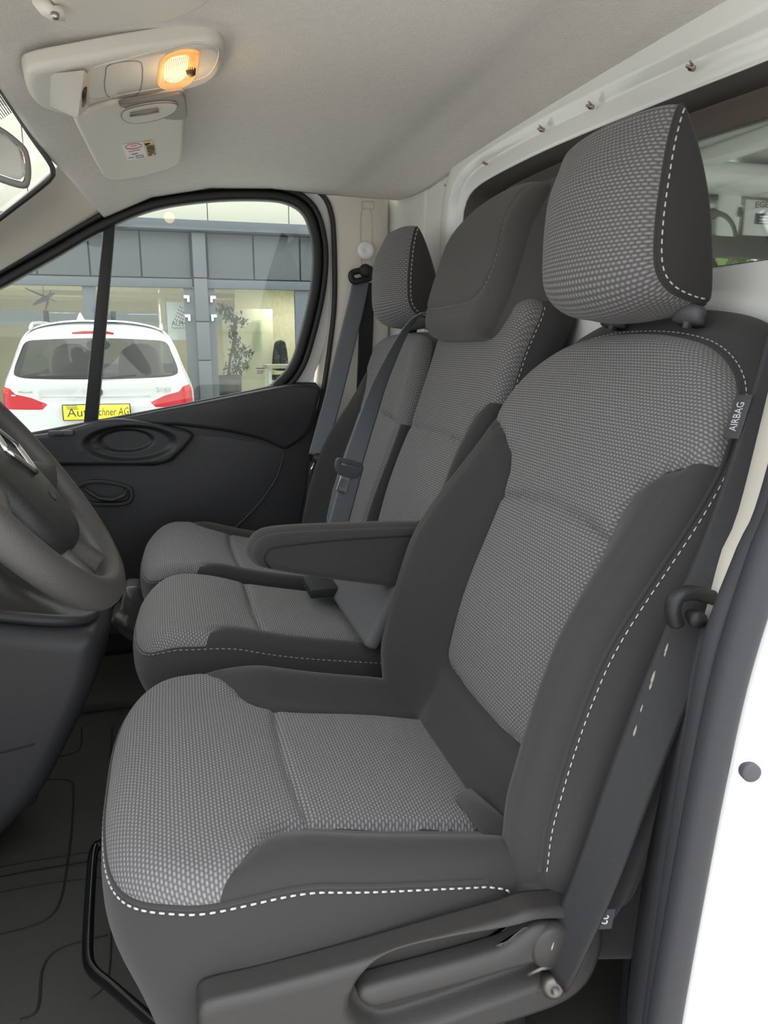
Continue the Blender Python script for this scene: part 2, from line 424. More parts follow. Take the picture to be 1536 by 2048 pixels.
def stitches(path, m, parent, L=0.0065, gap=0.0032, r=0.0009, name='stitching'):
    P = np.array(path, float); tot = np.linalg.norm(np.diff(P, axis=0), axis=1).sum(); n = max(2, int(tot/(L+gap)))
    Q = resample(P, n*2+1); b = MB(); k = L/(L+gap)
    for i in range(n):
        a, c, e = Q[2*i], Q[2*i+1], Q[2*i+2]; b.tube([a+(e-a)*0.1, c+(0)*c, a+(e-a)*(0.1+k*0.85)], [r, r*1.25, r], 5)
    o = b.build(name, m, parent); o['kind'] = 'stuff'; return o
def prism(name, pts2, frame, n0, n1, m, parent=None, bev=0.003, seg=2, hole=None):
    """flat plate with a given outline (and hole), thick from n0 to n1 along the frame normal"""
    bm = bmesh.new()
    loops = [pts2] + ([hole] if hole is not None else [])
    top = []
    for lp in loops:
        vs = [bm.verts.new(frame(p[0], p[1], n1)) for p in lp]
        for i in range(len(vs)): bm.edges.new((vs[i], vs[(i+1) % len(vs)]))
        top.append(vs)
    bmesh.ops.triangle_fill(bm, use_beauty=True, edges=bm.edges[:], use_dissolve=True)
    for fc in bm.faces:
        fc.normal_update()
        if fc.normal.dot(Vector(frame.N)) < 0: fc.normal_flip()
    ret = bmesh.ops.extrude_face_region(bm, geom=bm.faces[:])
    mv = [v for v in ret['geom'] if isinstance(v, bmesh.types.BMVert)]
    # extruded copy becomes the front, originals stay behind
    bmesh.ops.translate(bm, verts=mv, vec=Vector(frame.N)*(0.0))
    for lp in top:
        for v in lp: v.co = v.co + Vector(frame.N)*(n0-n1)
    bmesh.ops.recalc_face_normals(bm, faces=bm.faces[:])
    if bev:
        es = [e for e in bm.edges if len(e.link_faces) == 2 and e.calc_face_angle(0) > math.radians(50)]
        bmesh.ops.bevel(bm, geom=es, offset=bev, segments=seg, profile=0.6, affect='EDGES', clamp_overlap=True)
    me = bpy.data.meshes.new(name); bm.to_mesh(me); bm.free()
    for p in me.polygons: p.use_smooth = True
    return sharp(link(name, me, m, parent), 30)
def ribbon(name, path, width, w, t, m, parent, n=40, smooth=True):
    """flat band along a path; width = direction(s) across it"""
    P = crc(path, n, False) if smooth else resample(path, n)
    Wd = np.array(width, float)
    if Wd.ndim == 2: Wd = resample(Wd, n)
    else: Wd = np.repeat(Wd[None], n, 0)
    V, U, F = [], [], []; L = 0
    for i in range(n):
        T = P[min(i+1, n-1)]-P[max(i-1, 0)]; T /= np.linalg.norm(T)
        a = Wd[i]-T*(Wd[i] @ T); a /= np.linalg.norm(a); nn = np.cross(T, a)
        if i: L += np.linalg.norm(P[i]-P[i-1])
        for (x, y) in ((-1, -1), (-0.8, -1.1), (0.8, -1.1), (1, -1), (1, 1), (0.8, 1.1), (-0.8, 1.1), (-1, 1)):
            V.append(P[i]+a*(x*w/2)+nn*(y*t/2)); U.append((x*w/2, L))
    for i in range(n-1):
        for k in range(8): F.append((i*8+k, i*8+(k+1) % 8, (i+1)*8+(k+1) % 8, (i+1)*8+k))
    F.append(tuple(reversed(range(8)))); F.append(tuple((n-1)*8+k for k in range(8)))
    return obj(name, V, F, m, parent, U)
def loft(name, lines, m, parent=None, n=40, thick=0.0, smooth_lines=True, sub=1):
    """sheet through several polylines, given thickness"""
    L = [crc(l, n, False) if smooth_lines else resample(l, n) for l in lines]
    if sub > 1:
        A = np.array(L); L2 = []
        tt = np.linspace(0, len(L)-1, (len(L)-1)*sub+1)
        for k in range(n):
            pass
        cols = [crc(A[:, k], len(tt), False) if len(L) > 2 else resample(A[:, k], len(tt)) for k in range(n)]
        L = [np.array([cols[k][j] for k in range(n)]) for j in range(len(tt))]
    V = np.concatenate(L); F = []
    for i in range(len(L)-1):
        for k in range(n-1): F.append((i*n+k, i*n+k+1, (i+1)*n+k+1, (i+1)*n+k))
    U = [(k/n, i/max(1, len(L)-1)) for i in range(len(L)) for k in range(n)]
    o = obj(name, V, F, m, parent, U)
    if thick:
        md = o.modifiers.new('thickness', 'SOLIDIFY'); md.thickness = thick; md.offset = 0
    return o
def text(s, size, O, X, Yd, m, parent, name='lettering', ext=0.0004, align='CENTER', shear=0.0, sx=1.0):
    c = bpy.data.curves.new('txt', 'FONT'); c.body = s; c.size = size; c.extrude = ext; c.align_x = align; c.align_y = 'CENTER'; c.shear = shear; c.resolution_u = 2
    t = bpy.data.objects.new('txt', c); me = bpy.data.meshes.new_from_object(t)
    X = Vector(X).normalized(); Yd = Vector(Yd).normalized(); Z = X.cross(Yd)
    R = Matrix((X, Yd, Z)).transposed().to_4x4()
    me.transform(Matrix.Translation(Vector(O)) @ R @ Matrix.Diagonal((sx, 1, 1, 1)))
    bpy.data.objects.remove(t); bpy.data.curves.remove(c)
    return link(name, me, m, parent)
def ell(c, a, b, n=32, pw=2.0, rot=0.0):
    out = []
    for k in range(n):
        t = 2*math.pi*k/n; x = a*math.copysign(abs(math.cos(t))**(2/pw), math.cos(t)); y = b*math.copysign(abs(math.sin(t))**(2/pw), math.sin(t))
        out.append((c[0]+x*math.cos(rot)-y*math.sin(rot), c[1]+x*math.sin(rot)+y*math.cos(rot)))
    return out
def mirror(half):
    """half outline from the bottom centre up the +s side to the top centre -> closed outline"""
    return half + [(-s, h) for (s, h) in reversed(half) if s > 1e-6]


def via(star, a, b, mid):
    """run of outline indices from a to b that passes through mid"""
    n = len(star.O)
    if (mid-a) % n <= (b-a) % n: return np.arange(a, a+((b-a) % n)+1)
    return np.arange(b, b+((a-b) % n)+1)
# ================================================================== THE VAN SHELL
FLOOR_Z = 0.57
ZE_X = [-0.75, -0.42, -0.27, -0.142, -0.011, 0.148, 0.313, 0.45, 0.70]
ZE_Z = [1.46, 1.665, 1.755, 1.832, 1.892, 1.924, 1.932, 1.925, 1.92]
def edge_z(x): return np.interp(x, ZE_X, ZE_Z)
# headliner: nearly flat felt roof, rolling down to the windscreen header and to the far door opening
def make_headliner():
    NX, NY = 90, 110; V, F, U = [], [], []
    for j in range(NY):
        y = 0.42 + (2.205-0.42)*j/(NY-1)
        xf = -0.235 + 0.07*float(sst(1.9, 2.2, y)) + 0.03*((y-1.4)/0.8)**2
        for i in range(NX):
            t = i/(NX-1); x = xf + (0.695-xf)*t
            zc = 1.944 - 0.012*((y-1.35)/0.75)**2
            zc += 0.014*float(sst(0.5, 0.0, x))*0.4
            # front roll towards the windscreen header
            zc -= 0.024*float(sst(xf+0.12, xf-0.01, x))
            # rear roll towards the bulkhead and a shallow swage line before it
            zc -= 0.022*float(sst(0.60, 0.70, x)); zc += 0.008*math.exp(-((x-0.55)/0.05)**2)
            k = float(sst(1.90, 2.205, y)); k = k**1.5
            z = zc*(1-k) + (edge_z(x)+0.004)*k
            kn = float(sst(0.62, 0.42, y)); z -= 0.06*kn
            V.append((x, y, z)); U.append((x, y))
    for j in range(NY-1):
        for i in range(NX-1): F.append((j*NX+i, j*NX+i+1, (j+1)*NX+i+1, (j+1)*NX+i))
    o = obj('ceiling', V, F, 'felt', None, U)
    md = o.modifiers.new('thickness', 'SOLIDIFY'); md.thickness = 0.012; md.offset = -1.0
    struct(o, 'grey felt headliner over the whole cab', 'headliner')
    b = MB()
    for (px, py) in ((1022, 211), (1180, 119), (897, 297)):
        p = aX(px, py, 0.655); c = MB(); c.lathe([(0.0005, -0.004), (0.009, -0.003), (0.011, 0.001), (0.011, 0.004)], (0.655, p[1], p[2]), (0.25, 0, 1), 16)
        c.build('headliner_clip', 'beige_grey', o)
    return o
make_headliner()
# roof skin above the headliner
_o = bbox('ceiling_panel', (1.35, 1.37, 2.13), (2.25, 0.98, 0.01), 'white_paint', None, 0.003)
_o.name = 'ceiling'; struct(_o, 'white sheet metal roof above the cab and load space', 'roof')

# floor with rubber mat
_fl = bbox('floor', (-0.1, 1.35, FLOOR_Z-0.02), (0.82, 0.92, 0.02), 'dark_mat', None, 0.003); struct(_fl, 'dark grey rubber mat covering the cab floor', 'floor mat')
def groove(pts, r=0.0022, closed=False):
    P = [aZ(px, py, FLOOR_Z) for px, py in pts]; P = crc(P, 40, closed)
    b = MB(); b.tube([(p[0], p[1], FLOOR_Z+0.0006) for p in P], [(r, 0.0012)]*len(P), 6, closed); b.build('mat_groove', 'dark_groove', _fl)
groove([(-40, 1745), (60, 1725), (140, 1712), (215, 1700)]); groove([(-40, 1764), (60, 1744), (140, 1731), (215, 1718)], 0.004)
groove([(-40, 1795), (60, 1775), (120, 1765), (140, 1763), (215, 1755)])
groove([(80, 1560), (135, 1560), (146, 1580), (143, 1660), (136, 1720), (124, 1790), (105, 1830), (60, 1855), (-40, 1880)])
groove([(70, 1560), (75, 1590), (60, 1610), (20, 1625), (-40, 1635)])
groove([(215, 1872), (150, 1888), (110, 1905), (85, 1940), (75, 2020), (40, 2040)])
groove([(163, 1455), (162, 1490), (150, 1505), (105, 1517)]); groove([(225, 1452), (222, 1500), (218, 1560)], 0.0016)
groove([(215, 1760), (222, 1860), (215, 1960), (180, 2000)], 0.0016)
_r = MB()
for (z, pts) in ((FLOOR_Z+0.012, [(150, 1398), (230, 1383), (330, 1365)]), (FLOOR_Z+0.012, [(150, 1404), (230, 1389), (330, 1371)])):
    _r.tube([aZ(px, py, z) for px, py in pts], 0.005, 8)
_r.build('mat_rib', 'dark_mat', _fl)
_r = bbox('tunnel_step', (-0.16, 2.06, FLOOR_Z+0.012), (0.4, 0.16, 0.012), 'dark_mat', _fl, 0.008)

# far body side below and in front of the door, the firewall, sill: dark trim that closes the footwell
struct(bbox('wall_side', (0.0, 2.295, 0.84), (0.72, 0.03, 0.30), 'plastic', None, 0.004), 'dark lower body side behind the passenger door trim', 'wall')
struct(bbox('wall_front', (-0.93, 1.37, 0.95), (0.02, 0.9, 0.42), 'black', None, 0.004), 'black firewall ahead of the footwell', 'wall')

# ------------------------------------------------------------------ passenger door
DY = 2.20
DF = Frame((0, DY, 0), (1, 0, 0), (0, 0, 1), (0, -1, 0))
door = setting('door_1', (0.0, DY, 0.7), 'far passenger door with dark trim below a large window', 'door')
def dp(pts, y=DY): return [(lambda p: (p[0], p[2]))(aY(px, py, y)) for px, py in pts]
GL = [(-0.62, 1.545), (-0.40, 1.673), (-0.272, 1.747), (-0.142, 1.823), (-0.011, 1.880), (0.148, 1.911), (0.30, 1.921), (0.375, 1.912), (0.425, 1.88), (0.450, 1.82), (0.457, 1.74), (0.442, 1.629), (0.401, 1.486), (0.372, 1.425), (0.335, 1.385), (0.28, 1.352), (0.091, 1.315), (-0.197, 1.262), (-0.367, 1.230), (-0.62, 1.19)]
GLs = crc(GL, 160)
def offs(P, d):
    P = np.array(P); T = np.roll(P, -1, 0)-np.roll(P, 1, 0); T /= np.linalg.norm(T, axis=1)[:, None]; N = np.stack([T[:, 1], -T[:, 0]], 1)
    if ((P-P.mean(0))*N).sum() < 0: N = -N
    return P+N*d
def sweep_ring(name, P2, y, hw, hd, m, parent):
    b = MB(); Q = [(p[0], y, p[1]) for p in P2]; n = len(Q); V, F = [], []
    Nn = offs(P2, 1.0)-np.array(P2)
    prof = [(-1, 0.4), (-0.8, 0.9), (-0.3, 1.0), (0.3, 1.0), (0.8, 0.9), (1, 0.4), (1, -1), (-1, -1)]
    for i in range(n):
        for (a, c) in prof: V.append((P2[i][0]+Nn[i][0]*a*hw, y-c*hd, P2[i][1]+Nn[i][1]*a*hw))
    k = len(prof)
    for i in range(n):
        j = (i+1) % n
        for q in range(k): F.append((i*k+q, i*k+(q+1) % k, j*k+(q+1) % k, j*k+q))
    return obj(name, V, F, m, parent)
# white pressed door frame round the glass, black run channel and outer seal
prism('door_frame', [tuple(p) for p in offs(GLs, 0.055)], DF, -0.055, -0.03, 'white_paint', door, 0.008, 3, hole=[tuple(p) for p in offs(GLs, -0.004)][::-1])
sweep_ring('glass_seal', offs(GLs, -0.012), 2.225, 0.013, 0.018, 'rubber', door)
sweep_ring('glass_seal', offs(GLs, 0.0095), 2.212, 0.008, 0.012, 'rubber', door)
GY = 2.24
def glass(name, pts, parent): return prism(name, [(p[0], p[1]-1.6) for p in pts], Frame((0, GY, 1.6), (1, 0, 0), (0, -0.06, 1), (0, -1, -0.06)), -0.002, 0.002, 'glass', parent, 0)
div_t = 1.853; 
def split_line(z): return -0.112 + (z-div_t)*(0.1025/0.553)
gi = offs(GLs, -0.002)
glass('window_pane', [tuple(p) for p in resample([p for p in gi if p[0] > split_line(p[1])], 90, True)], door)
glass('quarter_pane', [tuple(p) for p in resample([p for p in gi if p[0] <= split_line(p[1])], 60, True)], door)
dv = [tuple(p) for p in [(-0.124, 1.85), (-0.099, 1.862), (-0.193, 1.29), (-0.226, 1.28)]]
prism('window_divider', [(-0.127, 1.845), (-0.098, 1.858), (-0.19, 1.295), (-0.228, 1.288)], DF, -0.05, -0.018, 'rubber', door, 0.004)

# door trim: outer moulding, inset panel, armrest pod, latch
trim_out = [(-0.72, 0.66), (-0.72, 1.20), (-0.60, 1.222)] + dp([(60, 866), (190, 841), (300, 821), (400, 801), (500, 781), (550, 770), (590, 765), (632, 765), (638, 772), (634, 830), (625, 900), (612, 980), (600, 1052)]) + [(0.33, 0.85), (0.28, 0.66)]
trim = prism('door_trim', trim_out, DF, -0.03, 0.0, 'plastic', door, 0.010, 3)
# upper moulding: swells out towards the rear under the window
um = dp([(330, 850), (372, 852), (450, 862), (520, 878), (566, 897), (585, 890), (618, 860), (634, 800), (636, 773), (590, 768), (548, 774), (400, 804), (300, 824), (200, 845), (140, 860), (250, 850)])
umr = lambda s, h: 0.030*sst(-0.12, 0.25, s)+0.008 + 0*h
US = Star(um, np.mean(um, 0), lambda s, h: 0.012+0.022*sst(-0.1, 0.2, s)*sst(1.16, 1.34, h+(s-0.25)*-0.1), 0.012, 0.01, DF, NA=200, NR=30, smooth=True)
US.make('sill_moulding', US.front+US.sides+US.back, 'plastic', door)
ins = dp([(-60, 925), (110, 925), (310, 930), (345, 920), (372, 890), (384, 868), (450, 872), (520, 884), (562, 898), (567, 906), (556, 945), (540, 975), (510, 1015), (462, 1062)]) + [(0.10, 0.70), (-0.66, 0.70), (-0.66, 1.19)]
prism('door_panel', ins, DF, -0.01, 0.006, 'plastic', door, 0.004, 3)
_b = MB(); _b.tube([(p[0], DY-0.0055, p[1]) for p in crc(dp([(384, 868), (450, 872), (520, 884), (558, 897), (566, 907), (556, 945), (540, 975), (510, 1015), (462, 1062)]), 60, False)], 0.0018, 6)
_b.build('edge_highlight', 'plastic_mid', door)  # highlight along the panel edge put in as a paler bead
pod = dp([(-40, 890), (40, 872), (90, 866), (150, 853), (195, 841), (245, 836), (310, 845), (383, 864), (374, 888), (350, 911), (318, 926), (200, 928), (80, 928), (-40, 930)])
pc = dp([(262, 884)])[0]
def pod_relief(s, h):
    e = np.sqrt(((s-pc[0])/0.118)**2+((h-pc[1])/0.048)**2); e2 = np.sqrt(((s-pc[0]+0.012)/0.07)**2+((h-pc[1]-0.006)/0.030)**2)
    return 0.034-0.016*sst(1.1, 0.85, e)-0.013*sst(1.12, 0.9, e2)
PS = Star(pod, pc, pod_relief, 0.012, 0.0, DF, NA=200, NR=50)
_p = PS.make('armrest_pod', PS.front+PS.sides+PS.back, 'plastic', door)
_b = bbox('window_switch', tuple(aY(122, 866, DY-0.036)), (0.032, 0.006, 0.007), 'plastic_mid', door, 0.003)
bbox('switch_rocker', tuple(aY(118, 868, DY-0.043)), (0.012, 0.003, 0.004), 'plastic_grey', _b, 0.002)
lat = dp([(150, 975), (165, 962), (195, 957), (240, 963), (262, 972), (268, 985), (264, 1002), (245, 1010), (200, 1011), (175, 1007), (160, 995)])
lc = np.mean(lat, 0)
def lat_relief(s, h):
    d = dist_poly(np.stack([np.ravel(s), np.ravel(h)], 1), crc(lat, 80)).reshape(np.shape(s)); return 0.016-0.030*sst(0.010, 0.018, d)
LS = Star(lat, lc, lat_relief, 0.004, 0.0, DF, NA=160, NR=44)
_l = LS.make('latch_bezel', LS.front+LS.sides+LS.back, 'plastic', door)
_b = MB(); _b.tube([tuple(aY(px, py, y)) for px, py, y in ((166, 974, 2.192), (180, 985, 2.186), (200, 996, 2.182), (225, 998, 2.182), (247, 990, 2.186), (254, 976, 2.19))], [(0.006, 0.004), (0.008, 0.006), (0.011, 0.006), (0.013, 0.006), (0.012, 0.006), (0.008, 0.004)], 12)
_b.build('latch_lever', 'plastic_grey', door)

# ------------------------------------------------------------------ far B pillar trim, seals
bp = setting('trim_1', (0.56, 2.22, 0.7), 'pale beige pillar trim behind the passenger door', 'pillar trim')
loft('pillar_trim', [[(0.468, 2.275, 1.94), (0.478, 2.275, 1.75), (0.465, 2.275, 1.55), (0.43, 2.275, 1.35), (0.40, 2.275, 1.15), (0.37, 2.275, 0.9)],
                     [(0.478, 2.225, 1.94), (0.490, 2.225, 1.75), (0.478, 2.225, 1.55), (0.444, 2.225, 1.35), (0.415, 2.225, 1.15), (0.385, 2.225, 0.9)],
                     [(0.57, 2.205, 1.935), (0.58, 2.205, 1.75), (0.57, 2.205, 1.55), (0.54, 2.205, 1.35), (0.52, 2.205, 1.15), (0.50, 2.205, 0.9)],
                     [(0.654, 2.22, 1.935), (0.654, 2.22, 1.75), (0.654, 2.22, 1.55), (0.654, 2.22, 1.35), (0.654, 2.22, 1.15), (0.654, 2.22, 0.9)],
                     [(0.66, 2.30, 1.935), (0.66, 2.30, 1.75), (0.66, 2.30, 1.55), (0.66, 2.30, 1.35), (0.66, 2.30, 1.15), (0.66, 2.30, 0.9)]], 'beige', bp, 50, 0.003, sub=6)
slot = [tuple(p) for p in ell((0, 0), 0.016, 0.105, 48, 6)]
cslot = aY(732, 480, 2.204)
def slot_ring(c, hw, hh, m, nm):
    b = MB(); q = [(c[0]+x, 2.2035, c[2]+z) for x, z in ell((0, 0), hw, hh, 60, 5)]; b.tube(q, 0.0022, 6, True); b.build(nm, m, bp)
slot_ring(cslot, 0.017, 0.085, 'beige_smooth', 'slot_rim')
slot_ring(aY(735, 411, 2.204), 0.018, 0.010, 'beige_smooth', 'pillar_emblem')
_b = MB(); pk = aY(730, 502, 2.19); _b.lathe([(0.006, -0.02), (0.014, -0.004), (0.0245, 0.002), (0.026, 0.010), (0.022, 0.018), (0.012, 0.020), (0.006, 0.015), (0.0005, 0.0145)], pk, (0, -1, 0), 28)
_b.build('height_adjuster_knob', 'hook_white', bp)
# door aperture seal running down the pillar
_b = MB(); _b.tube(crc([(lambda p: (p[0], 2.215, p[2]))(aY(px, py, 2.215)) for px, py in ((150, 447), (210, 420), (300, 388), (420, 370), (540, 367), (610, 372), (645, 390), (662, 425), (668, 480), (669, 600), (660, 690), (645, 790), (630, 860), (615, 950), (602, 1052), (590, 1120))], 120, False), 0.0075, 10)
struct(_b.build('trim_2', 'rubber_grey'), 'dark rubber seal round the passenger door opening', 'door seal')
# A pillar trim and windscreen edge on the far side
UP = [(-0.196, 1.972, 1.919), (-0.213, 2.0, 1.906), (-0.30, 2.04, 1.843), (-0.42, 2.07, 1.755), (-0.62, 2.10, 1.60), (-0.85, 2.12, 1.43)]
LO = [(-0.132, 2.205, 1.846), (-0.145, 2.205, 1.838), (-0.25, 2.205, 1.773), (-0.40, 2.205, 1.68), (-0.60, 2.205, 1.56), (-0.85, 2.205, 1.40)]
ML = [(-0.150, 2.12, 1.906), (-0.17, 2.13, 1.893), (-0.27, 2.145, 1.83), (-0.41, 2.16, 1.735), (-0.61, 2.17, 1.60), (-0.85, 2.18, 1.44)]
_o = loft('trim_3', [UP, ML, LO], 'beige', None, 40, 0.004, sub=8); struct(_o, 'smooth pale trim on the far windscreen pillar', 'pillar trim')
# windscreen with black ceramic edge
WT = [(-0.205, 0.5, 1.895), (-0.225, 0.9, 1.917), (-0.232, 1.35, 1.926), (-0.228, 1.75, 1.920), (-0.214, 1.99, 1.908)]
WB = [(-0.98, 0.5, 1.38), (-1.05, 0.9, 1.38), (-1.07, 1.35, 1.38), (-1.05, 1.75, 1.38), (-0.95, 2.14, 1.38)]
wind = loft('window_1', [WT, WB], 'screen_glass', None, 40, 0.0, sub=12); struct(wind, 'windscreen with a black dotted upper edge', 'windscreen')
def ws(u, v):
    a = crc(WT, 101, False); b = crc(WB, 101, False); i = int(u*100); return a[i]+(b[i]-a[i])*v
_b = MB(); _b.tube([tuple(p) for p in crc([(-0.205, 0.5, 1.892), (-0.228, 0.9, 1.913), (-0.236, 1.35, 1.921), (-0.232, 1.75, 1.915), (-0.222, 1.94, 1.903), (-0.222, 1.992, 1.888), (-0.25, 2.022, 1.868), (-0.33, 2.045, 1.812), (-0.42, 2.066, 1.748), (-0.62, 2.095, 1.593), (-0.85, 2.115, 1.42)], 90, False)], 0.006, 8)
_b.build('windscreen_seal', 'rubber', wind)
for k in range(8):
    v = 0.006+0.0042*k; _b = MB(); _b.tube([tuple(ws(u, v)+np.array([0.002, 0, -0.003])) for u in np.linspace(0.05, 0.74, 30)], 0.0013-0.0001*k, 6); _b.build('frit_line', 'rubber', wind)

# ------------------------------------------------------------------ bulkhead with window
BX = 0.70
BF = Frame((BX, 0, 0), (0, 1, 0), (0, 0, 1), (-1, 0, 0))
def bk(pts, x=BX): return [(lambda p: (p[1], p[2]))(aX(px, py, x)) for px, py in pts]
bulk = setting('wall_back', (BX, 1.4, 0.6), 'white painted steel bulkhead behind the seats', 'bulkhead')
hole = [(0.46, 1.63), (0.46, 1.80), (0.52, 1.815), (0.80, 1.826), (1.02, 1.838), (1.32, 1.851), (1.54, 1.853), (1.66, 1.848), (1.715, 1.832), (1.74, 1.80), (1.745, 1.72), (1.735, 1.645), (1.69, 1.612), (1.5, 1.605), (1.0, 1.60), (0.6, 1.60), (0.49, 1.605)]
holes = [tuple(p) for p in crc(hole, 120)]
outer = [(0.40, 0.55), (2.33, 0.55), (2.33, 1.96), (1.9, 2.0), (0.40, 2.0)]
prism('bulkhead_panel', outer, BF, -0.006, 0.0, 'white_paint', bulk, 0.0, hole=holes[::-1])
# raised pressed border around the window, rolling into the opening
rings = []
for (d, n) in ((0.125, 0.000), (0.115, 0.006), (0.105, 0.016), (0.092, 0.020), (0.055, 0.021), (0.045, 0.018), (0.036, 0.006), (0.028, 0.003), (0.006, 0.003), (0.0, -0.002), (-0.002, -0.02), (-0.003, -0.07)):
    Q = offs(holes, d); rings.append([(BX-n, p[0], p[1]) for p in Q])
V = [p for r_ in rings for p in r_]; nn = len(holes); F = []
for i in range(len(rings)-1):
    for k in range(nn): F.append((i*nn+k, i*nn+(k+1) % nn, (i+1)*nn+(k+1) % nn, (i+1)*nn+k))
NW = (len(rings)-3)*nn
obj('window_surround', V, F[:NW], 'white_paint', bulk); obj('opening_lining', V, F[NW:], 'window_rubber', bulk)
# vertical swage at the far corner and the pillar return
loft('corner_panel', [[(0.66, 2.30, 1.95), (0.66, 2.30, 0.7)], [(0.672, 2.24, 1.95), (0.672, 2.24, 0.7)], [(0.695, 2.16, 1.95), (0.695, 2.16, 0.7)], [(0.699, 2.0, 1.96), (0.699, 2.0, 0.7)]], 'white_paint', bulk, 20, 0.003, sub=6)
for yy in (2.12,):
    _b = MB(); _b.tube([(0.694, yy, 1.80), (0.694, yy, 1.5), (0.694, yy, 0.9)], (0.022, 0.006), 12); _b.build('swage', 'white_paint', bulk)
for (px, py, x, rr) in ((1381, 135, 0.682, 0.0032), (1180, 213, 0.682, 0.0032), (1082, 259, 0.682, 0.0032), (970, 327, 0.684, 0.002), (893, 372, 0.684, 0.002)):
    p = aX(px, py, x); _b = MB(); _b.lathe([(rr*1.3, -0.006), (rr*1.3, 0.001), (rr*0.7, 0.002), (rr*0.6, 0.008), (0.0005, 0.009)], p, (-1, -0.25, 0.05), 12); _b.lathe([(rr*0.5, 0.0), (rr*0.5, 0.010)], (p[0], p[1]-rr*1.4, p[2]+rr*0.5), (-1, -0.6, 0.2), 10); _b.build('bulkhead_screw', 'brass', bulk)
# bulkhead window: rubber frame and pane
win = setting('window_2', (0.77, 1.1, 1.6), 'window in the bulkhead behind the headrests', 'window')
WF = Frame((0.775, 0, 0), (0, 1, 0), (0, 0, 1), (-1, 0, 0))
win_in = [(0.50, 1.616), (0.50, 1.762), (0.54, 1.772), (0.80, 1.785), (1.02, 1.796), (1.32, 1.808), (1.54, 1.81), (1.655, 1.806), (1.72, 1.795), (1.75, 1.77), (1.755, 1.70), (1.74, 1.645), (1.70, 1.62), (1.5, 1.617), (1.0, 1.612), (0.6, 1.61), (0.52, 1.611)]
prism('window_rubber', [tuple(p) for p in offs(holes, 0.02)], WF, -0.012, 0.004, 'window_rubber', win, 0.003, hole=[tuple(p) for p in crc(win_in, 100)][::-1])
prism('bulkhead_pane', [tuple(p) for p in offs(crc(win_in, 90), 0.006)], WF, -0.006, -0.002, 'bulkhead_glass', win, 0)

# ------------------------------------------------------------------ load space behind the bulkhead
cs = setting('wall_cargo', (2.0, 2.38, 0.6), 'white painted load space wall seen through the bulkhead window', 'load space')
CY = 2.38
CFm = Frame((0, CY, 0), (1, 0, 0), (0, 0, 1), (0, -1, 0))
def cp(pts, y=CY): return [(lambda p: (p[0], p[2]))(aY(px, py, y)) for px, py in pts]
lo_, hi_ = 1.765, 1.885
prism('side_panel', [(0.78, 0.55), (3.3, 0.55), (3.3, 2.12), (0.78, 2.12)], CFm, -0.02, 0, 'cargo_paint', cs, 0, hole=[(1.55, lo_-0.04), (1.55, hi_), (2.9, hi_), (2.9, lo_-0.04)][::-1])
bbox('dark_rail', (2.25, CY-0.02, (lo_+hi_)/2+0.022), (0.72, 0.025, 0.037), 'rubber_grey', cs, 0.006)
bbox('dark_rail', (2.25, CY-0.03, lo_-0.045), (0.72, 0.012, 0.010), 'rubber', cs, 0.003)
near = bbox('near_side_panel', (2.05, 0.40, 1.34), (1.25, 0.01, 0.78), 'cargo_paint', cs, 0.002)
bbox('load_floor', (2.0, 1.39, 0.6), (1.3, 0.98, 0.02), 'cargo_paint', cs, 0.002)
# roof bows and cant rail
for x in (1.15, 1.75, 2.35, 2.95):
    bbox('roof_bow', (x, 1.37, 2.10), (0.045, 0.95, 0.02), 'cargo_paint', cs, 0.012, seg=3)
_b = MB(); _b.tube([(0.8, 2.30, 2.06), (1.6, 2.30, 2.06), (3.2, 2.30, 2.06)], (0.09, 0.05), 14); _b.build('cant_rail', 'cargo_paint', cs)
_b = MB(); _b.tube([(0.8, 2.36, 1.98), (1.6, 2.36, 1.98), (3.2, 2.36, 1.98)], 0.014, 10); _b.build('swage_rail', 'cargo_paint', cs)
for x in (1.42, 1.62, 1.95, 2.2):
    bbox('side_post', (x, CY-0.02, 1.98 if x > 1.5 else 1.75), (0.05, 0.025, 0.11 if x > 1.5 else 0.35), 'cargo_paint', cs, 0.01, seg=3)
for (px, py, w, h) in ((1426, 382, 0.022, 0.03), (1517, 380, 0.05, 0.018), (1480, 424, 0.006, 0.016)):
    p = aY(px, py, CY-0.05); _b = MB(); _b.box(p, (w, 0.004, h)); o_ = _b.build('panel_slot', 'black', cs); bevel_mesh(o_.data, min(w, h)*0.45, 3)
bbox('lock_box', tuple(aY(1512, 360, CY-0.03)), (0.10, 0.02, 0.05), 'cargo_paint', cs, 0.01)
_b = MB(); c_ = aY(1425, 455, CY-0.03); _b.tube([(c_[0]+0.09*math.cos(t), c_[1], c_[2]-0.045+0.09*math.sin(t)) for t in np.linspace(0.1, 3.0, 24)], 0.018, 10); _b.build('wheel_arch_edge', 'rubber_grey', cs)
pl = aY(1528, 430, CY-0.05); _q = bbox('info_plate', (pl[0], pl[1]+0.012, pl[2]-0.01), (0.075, 0.003, 0.06), 'cargo_paint', cs, 0.001)
text('EGEUS', 0.03, (pl[0]+0.012, pl[1]+0.006, pl[2]+0.036), (1, 0, 0.06), (0, 0, 1), 'ink', _q, sx=1.15)
bbox('print_block', (pl[0]+0.02, pl[1]+0.008, pl[2]-0.012), (0.05, 0.0015, 0.018), 'plastic_mid', _q, 0.0005)
for k in range(3): bbox('print_line', (pl[0]+0.026, pl[1]+0.006, pl[2]-0.004-0.010*k), (0.04, 0.0012, 0.0022), 'paper_white', _q, 0.0003)
